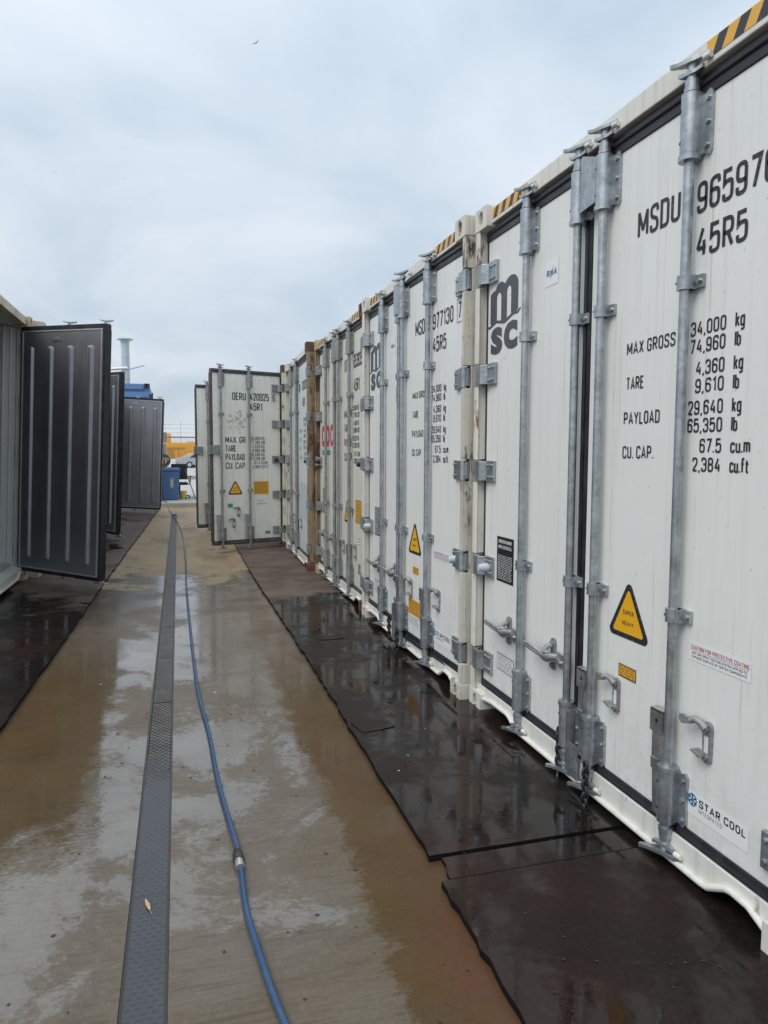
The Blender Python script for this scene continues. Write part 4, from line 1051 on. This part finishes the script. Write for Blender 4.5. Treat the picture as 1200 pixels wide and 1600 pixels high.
# ------------------------------------------------------------------ end of the aisle
SLABM = painted('pale_dry_concrete', (.34,.33,.28), (.22,.21,.17), dirt_amt=.5, streak=0, rough=.8)
mb = MB(); mb.box(-4.5, 6, 20.8, 23.9, -.02, .132); tag(mb.build('pavement', SLABM, None, .015), kind='structure')
ROADM = painted('pale_yard_concrete', (.50,.49,.46), (.36,.35,.32), dirt_amt=.5, streak=0, rough=.85)
mb = MB(); mb.add([(-250,23.95,.10),(250,23.95,.10),(250,390,.10),(-250,390,.10)], [(0,1,2,3)]); tag(mb.build('road', ROADM), kind='structure')
mb = MB(); mb.box(-60, 60, 40, 40.3, .05, .30); tag(mb.build('kerb', SLABM, None, .02), kind='structure')

BINM = painted('blue_bin_plastic', (.075,.15,.32), (.08,.12,.20), dirt_amt=.4, streak=.2, rough=.5)
b = empty('storage_bin', (-.235, 22.3, .132)); tag(b, 'tall blue plastic bin with a grey label, standing on the pavement edge', 'bin')
mb = MB()
def frustum(mb, w0, d0, w1, d1, z0, z1, m=0):
    mb.add([(-w0,-d0,z0),(w0,-d0,z0),(w0,d0,z0),(-w0,d0,z0),(-w1,-d1,z1),(w1,-d1,z1),(w1,d1,z1),(-w1,d1,z1)], [(0,3,2,1),(4,5,6,7),(0,1,5,4),(1,2,6,5),(2,3,7,6),(3,0,4,7)], m)
frustum(mb, .225, .24, .265, .28, 0, .86); mb.build('bin_body', BINM, b, .03)
mb = MB(); frustum(mb, .285, .30, .285, .30, .86, .91); frustum(mb, .275, .29, .24, .25, .91, .95); mb.build('lid', BINM, b, .015)
mb = MB(); mb.box(-.02, .10, -.274, -.262, .34, .66); mb.rect(.01, .07, .40, .60, -.2745, 1); mb.build('label_plate', [plain('grey_label', (.22,.24,.27), .6), plain('pale_label_mark', (.45,.44,.38), .6)], b)

ch = empty('office_chair', (.02, 23.0, .132)); tag(ch, 'black office chair with armrests, standing behind the blue bin', 'chair')
BLK = plain('black_chair_plastic', (.018,.018,.02), .5); MESHB = plain('black_chair_fabric', (.03,.03,.032), .8)
mb = MB(); mb.box(-.24, .24, -.02, .05, .58, 1.06); mb.build('backrest', MESHB, ch, .05, None, (rad(-6), 0, 0))
mb = MB(); mb.box(-.25, .25, -.48, .0, .42, .50); mb.build('seat', MESHB, ch, .035)
for sx in (-1, 1):
    mb = MB(); mb.tube(spline([(sx*.24,-.2,.44),(sx*.31,-.2,.46),(sx*.32,-.2,.62),(sx*.32,-.22,.66)], 4), .018, 8); mb.box(sx*.32-.035, sx*.32+.035, -.36, -.08, .66, .69); mb.build('armrest', BLK, ch, .008)
mb = MB(); mb.tube([(0,-.24,.12),(0,-.24,.42)], .028, 10)
for k in range(5):
    a = 2*math.pi*k/5+.3; mb.tube([(0,-.24,.13),(.30*math.cos(a),-.24+.30*math.sin(a),.075)], [.026,.016], 8)
mb.build('base', BLK, ch)
mbw = MB()
for k in range(5):
    a = 2*math.pi*k/5+.3; x, y = .30*math.cos(a), -.24+.30*math.sin(a)
    MB().tube([(x-.02,y,.032),(x+.02,y,.032)], .032, 12).build('castor', BLK, ch)
bk = empty('bucket', (.115, 22.55, .132)); tag(bk, 'small yellow bucket beside the blue bin', 'bucket')
mb = MB(); mb.tube([(0,0,0),(0,0,.24)], [.085,.115], 16); mb.tube([(0,0,.225),(0,0,.245)], .122, 16); mb.build('bucket_body', plain('yellow_plastic', (.75,.58,.12), .5), bk)
MB().tube(spline([(-.118,0,.23),(-.08,-.10,.13),(0,-.135,.10),(.08,-.10,.13),(.118,0,.23)], 4), .004, 6).build('handle', plain('wire', (.4,.4,.4), .4, .8), bk)
o = MB().tube([(.48,22.2,.14),(.19,22.75,1.02)], .014, 8).build('broom_handle', plain('grey_wood_pole', (.11,.09,.08), .6)); tag(o, 'thin dark pole leaning against the office chair', 'pole')
ps = empty('switch_post', (-.52, 23.3, .132)); tag(ps, 'timber post carrying grey electrical boxes, behind the far dark door', 'electrical post')
WOOD = painted('weathered_timber', (.30,.22,.16), (.18,.13,.09), dirt_amt=.6, rough=.8)
mb = MB(); mb.box(-.05,.05,-.05,.05,0,2.0); mb.build('post', WOOD, ps, .005)
mb = MB(); mb.box(.07,.13,-.04,.04,0,1.6); mb.build('post', WOOD, ps, .005)
GBOX = plain('grey_box_paint', (.45,.48,.48), .5)
for z0, z1, x0, x1 in ((1.72,2.02,-.10,.20),(1.36,1.66,-.10,.17)):
    mb = MB(); mb.box(x0,x1,-.20,-.055,z0,z1); mb.build('electrical_box', GBOX, ps, .01)
mb = MB(); mb.box(-.22,.24,-.22,-.05,1.16,1.24); mb.build('shelf', GBOX, ps, .005)

# chain-link fence with barbed wire
WIRE = plain('galvanised_wire', (.36,.37,.37), .45, .6)
fx0, fx1, FY, fh = -3.2, 5.0, 24.3, 1.93
fe = empty('chain_link_fence', (0, FY, .1)); tag(fe, 'chain-link fence topped with strands of barbed wire across the end of the aisle', 'fence')
mb = MB(); r = .0022; st = .105
k = fx0-fh
while k < fx1:
    for sg in (1, -1):
        xa, xb = (k, k+fh) if sg > 0 else (k+fh, k); za, zb = 0.02, fh
        if sg > 0:
            x_a, z_a, x_b, z_b = k, .02, k+fh, fh
        else: x_a, z_a, x_b, z_b = k+fh, .02, k, fh
        lo, hi = fx0, fx1
        def clip(x): return max(lo, min(hi, x))
        f = lambda x: z_a+(x-x_a)*(z_b-z_a)/(x_b-x_a)
        xa, xb = clip(x_a), clip(x_b)
        if abs(xa-xb) > .02: mb.tube([(xa, 0, f(xa)), (xb, .004*sg, f(xb))], r, 4)
    k += st
mb.build('wire_mesh', WIRE, fe)
for x in (fx0, -.9, 1.4, 3.2, fx1):
    MB().tube([(x,.03,-.05),(x,.03,fh+.05),(x,-.10,fh+.42)], .028, 10).build('fence_post', GALV_DULL, fe)
MB().tube([(fx0,0,fh),(fx1,0,fh)], .021, 10).build('top_rail', GALV_DULL, fe)
for i in range(3):
    mb = MB(); y, z = -.02-.03*i, fh+.14+.13*i
    mb.tube([(fx0,y,z),(fx1,y,z)], .003, 5); x = fx0+.05
    while x < fx1:
        mb.tube([(x-.012,y-.01,z-.014),(x+.012,y+.01,z+.014)], .0016, 4); mb.tube([(x-.012,y+.01,z+.014),(x+.012,y-.01,z-.014)], .0016, 4); x += .12
    mb.build('barbed_wire', WIRE, fe)

# yellow yard loader far beyond the fence
YP = painted('yellow_machine_paint', (.78,.36,.015), (.45,.22,.04), dirt_amt=.3, rough=.45); TYRE = plain('tyre_rubber', (.02,.02,.02), .8); GLASS = plain('dark_glass', (.02,.025,.03), .08)
ld = empty('yard_loader', (-.1, 74, .1)); tag(ld, 'orange-yellow yard machine with a raised cab, beyond the fence', 'yard machine')
mb = MB(); mb.box(-1.35, 3.4, -1.2, 1.2, .85, 2.42); mb.box(-1.35, 3.4, -1.22, 1.22, 2.05, 2.10); mb.build('chassis', YP, ld, .08)
mb = MB(); mb.box(-1.55, -.55, -.9, .9, 2.42, 3.32); mb.box(-2.2, -1.35, -.9, .9, 1.0, 3.0); mb.build('cab', YP, ld, .06)
mb = MB(); mb.prism([(-.95,.95),(-.28,.95),(-.28,1.72),(-.95,1.72)], -1.24, -1.19); mb.prism([(-.95,1.80),(.55,1.80),(.75,1.95),(-.95,1.95)], -1.26, -1.19); mb.prism([(.1,.95),(.16,.95),(.16,1.75),(.1,1.75)], -1.235, -1.19); mb.build('engine_grille', plain('rust_brown_grille', (.42,.20,.05), .6), ld, .02)
mb = MB(); mb.box(-2.1, -1.45, -.93, -.90, 2.0, 2.85); mb.build('window', GLASS, ld, .02)
mb = MB(); mb.box(.95, 3.2, -.8, .8, 2.42, 2.62); mb.build('engine_cover', plain('sun_faded_cover', (.62,.58,.48), .6), ld, .04)
for x, y in ((-1.3,-1.05),(-1.3,1.05),(1.35,-1.25),(1.35,1.05)):
    w = MB().tube([(x,y-.22,.66),(x,y-.20,.66),(x,y+.20,.66),(x,y+.22,.66)], [.58,.66,.66,.58], 28).build('wheel', TYRE, ld); MB().tube([(x,y-.24,.66),(x,y+.24,.66)], .32, 18).build('rim', YP, w)
# white car
cr = empty('parked_car', (1.95, 72, .1), (0, 0, rad(20))); tag(cr, 'small pale silver car parked in front of the yellow machine beyond the fence', 'car')
prof = [(-2.0,.30),(2.02,.30),(2.05,.62),(1.95,.78),(1.15,.93),(.55,1.38),(-.75,1.44),(-1.5,1.05),(-2.0,.98),(-2.08,.6)]
mb = MB(); mb.prism(prof, -.80, .80); mb.build('body', plain('pale_silver_car_paint', (.46,.47,.48), .25, 0, .5, .6), cr, .07)
for y0 in (-.812, .80):
    mb = MB(); mb.prism([(-1.25,.98),(.95,.94),(.48,1.30),(-.70,1.36)], y0, y0+.012); mb.build('side_window', GLASS, cr)
mb = MB(); mb.add([(1.17,-.66,.955),(1.17,.66,.955),(.60,.60,1.37),(.60,-.60,1.37)], [(0,1,2,3)]); mb.build('windscreen', GLASS, cr)
for x in (-1.3, 1.3):
    for y in (-.74, .74):
        w = MB().tube([(x,y-.10,.31),(x,y+.10,.31)], .31, 20).build('wheel', TYRE, cr); MB().tube([(x,y-.105,.31),(x,y+.105,.31)], .19, 14).build('rim', ALU, w)
for y in (-.6, .6): MB().box(1.97, 2.05, y-.14, y+.14, .62, .74).build('headlight', plain('lamp_glass', (.7,.72,.75), .1), cr, .02)
o = MB().tube([(0,0,0),(0,0,5.4)], [.05,.025], 8).build('mast', plain('grey_mast', (.35,.38,.40), .6), None, 0, (.38, 95, .1)); tag(o, 'thin grey mast standing far beyond the fence', 'mast')

# blue container, flue and rods over the left row
BLUEP = painted('blue_container_paint', (.12,.24,.48), (.14,.22,.38), dirt_amt=.4, streak=.2, rough=.5); DKB = plain('dark_blue_casting', (.035,.05,.075), .5)
bc = empty('blue_container', (-4.26, 21.5, .55)); tag(bc, 'blue box container standing higher behind the left row', 'shipping container')
mb = MB(); mb.box(0, 3.52, 0, 2.4, 0, 2.84)
for k in range(9): x = .18+k*.39; mb.box(x, x+.17, -.03, 0, .25, 2.42)
mb.box(.0, 3.5, -.04, 0, 2.52, 2.66); mb.build('wall', BLUEP, bc, .01)
mb = MB(); mb.box(-.01, 3.36, -.055, 0, 2.74, 2.90); mb.build('top_rail', BLUEP, bc, .01)
for x in (0, 3.365):
    for z in (0, 2.79): put('corner_casting', cached('bluecast', lambda: casting_mb(0), 'corner_casting', [DKB, HOLE]), bc, .005, (x, -.06, z))
mb = MB(); mb.box(3.52, 3.60, .0, .4, 2.30, 2.62); mb.tube([(3.56,.02,2.2),(3.60,.02,2.66)], .02, 8); mb.build('bracket', DKB, bc, .01)
for k, x in enumerate((-4.2, -.95)):
    o = MB().box(x, x+.3, 21.55, 23.7, .13, .545).build('concrete_block', SLABM, None, .02)
    tag(o, 'concrete block under the %s end of the blue container' % ('far left', 'right')[k], 'concrete block', 'blocks carrying the blue container')
FLUE = painted('pale_galvanised_sheet', (.50,.56,.58), (.42,.47,.49), dirt_amt=.3, rough=.4)
fl = empty('flue_pipe', (-1.648, 26.0, .1)); tag(fl, 'tall pale metal flue pipe with a flat cap flange above the left row', 'flue pipe')
MB().tube([(0,0,0),(0,0,5.20)], .135, 24).build('pipe', FLUE, fl)
mb = MB()
for z in (3.2, 3.9, 4.6): mb.tube([(0,0,z-.012),(0,0,z+.012)], .141, 24)
mb.tube([(0,0,5.10),(0,0,5.205)], [.137,.17], 24); mb.build('seam_ring', FLUE, fl)
MB().tube([(0,0,5.20),(0,0,5.235)], .255, 28).build('flange', FLUE, fl)
o = MB().tube([(-1.60,25.6,4.26),(-1.03,25.7,4.44)], .017, 6).build('metal_rod', WIRE); tag(o, 'thin pale rod sticking out sideways beside the flue pipe', 'rod')
o = MB().tube([(-.1,0,0),(.50,0,.05)], [.018,.026], 8).build('white_tube', STICKER, None, 0, (-1.30, 13.3, 2.92), (0, 0, rad(-10))); tag(o, 'white tube lying across the top of the left containers', 'tube')

# gulls
BIRD = plain('dark_grey_plumage', (.06,.065,.07), .8)
def bird(loc, span, bank, head, label):
    mb = MB(); s = span/2
    mb.tube([(-.20*s,0,0),(-.05*s,0,.01*s),(.15*s,0,.01*s),(.30*s,0,0),(.38*s,0,0)], [.02*s,.07*s,.085*s,.05*s,.012*s], 8)
    for sg in (1, -1):
        P = [(.16,0,.02),(.20,.35,.16),(.08,.75,.20),(-.12,1.0,.16)]; Q = [(-.06,0,.02),(-.02,.35,.15),(-.08,.75,.19),(-.14,1.0,.158)]
        vs = [(a*s, b*s*sg, c*s) for a, b, c in P+Q] + [(a*s, b*s*sg, c*s-.02*s) for a, b, c in P+Q]
        mb.add(vs, [(k, k+1, k+5, k+4) for k in range(3)] + [(8+k, 12+k, 13+k, 9+k) for k in range(3)] + [(k, 8+k, 9+k, k+1) for k in range(3)] + [(4+k, 5+k, 13+k, 12+k) for k in range(3)])
    mb.add([(-.18*s,.02*s,0),(-.18*s,-.02*s,0),(-.36*s,-.07*s,.01*s),(-.36*s,.07*s,.01*s)], [(0,1,2,3)])
    o = mb.build('bird', BIRD, None, 0, loc, (rad(bank), 0, rad(head))); return tag(o, label, 'bird', 'birds in the sky')
def sky_pt(u, v, dist): return CAM_H*Vector((0,0,1)) + (rt2*(u-600)/F_PX + dn2*(v-800)/F_PX + fw).normalized()*dist
bird(Vector((3.0, 56.5, 34.6)) if False else sky_pt(400, 67, 62), .60, -25, 60, 'largest dark bird gliding high near the top of the sky')
bird(sky_pt(193, 279, 90), .40, 8, 80, 'smaller distant bird above the flue pipe')
bird(sky_pt(87, 270, 95), .38, -8, 95, 'tiny distant bird farthest left in the sky')
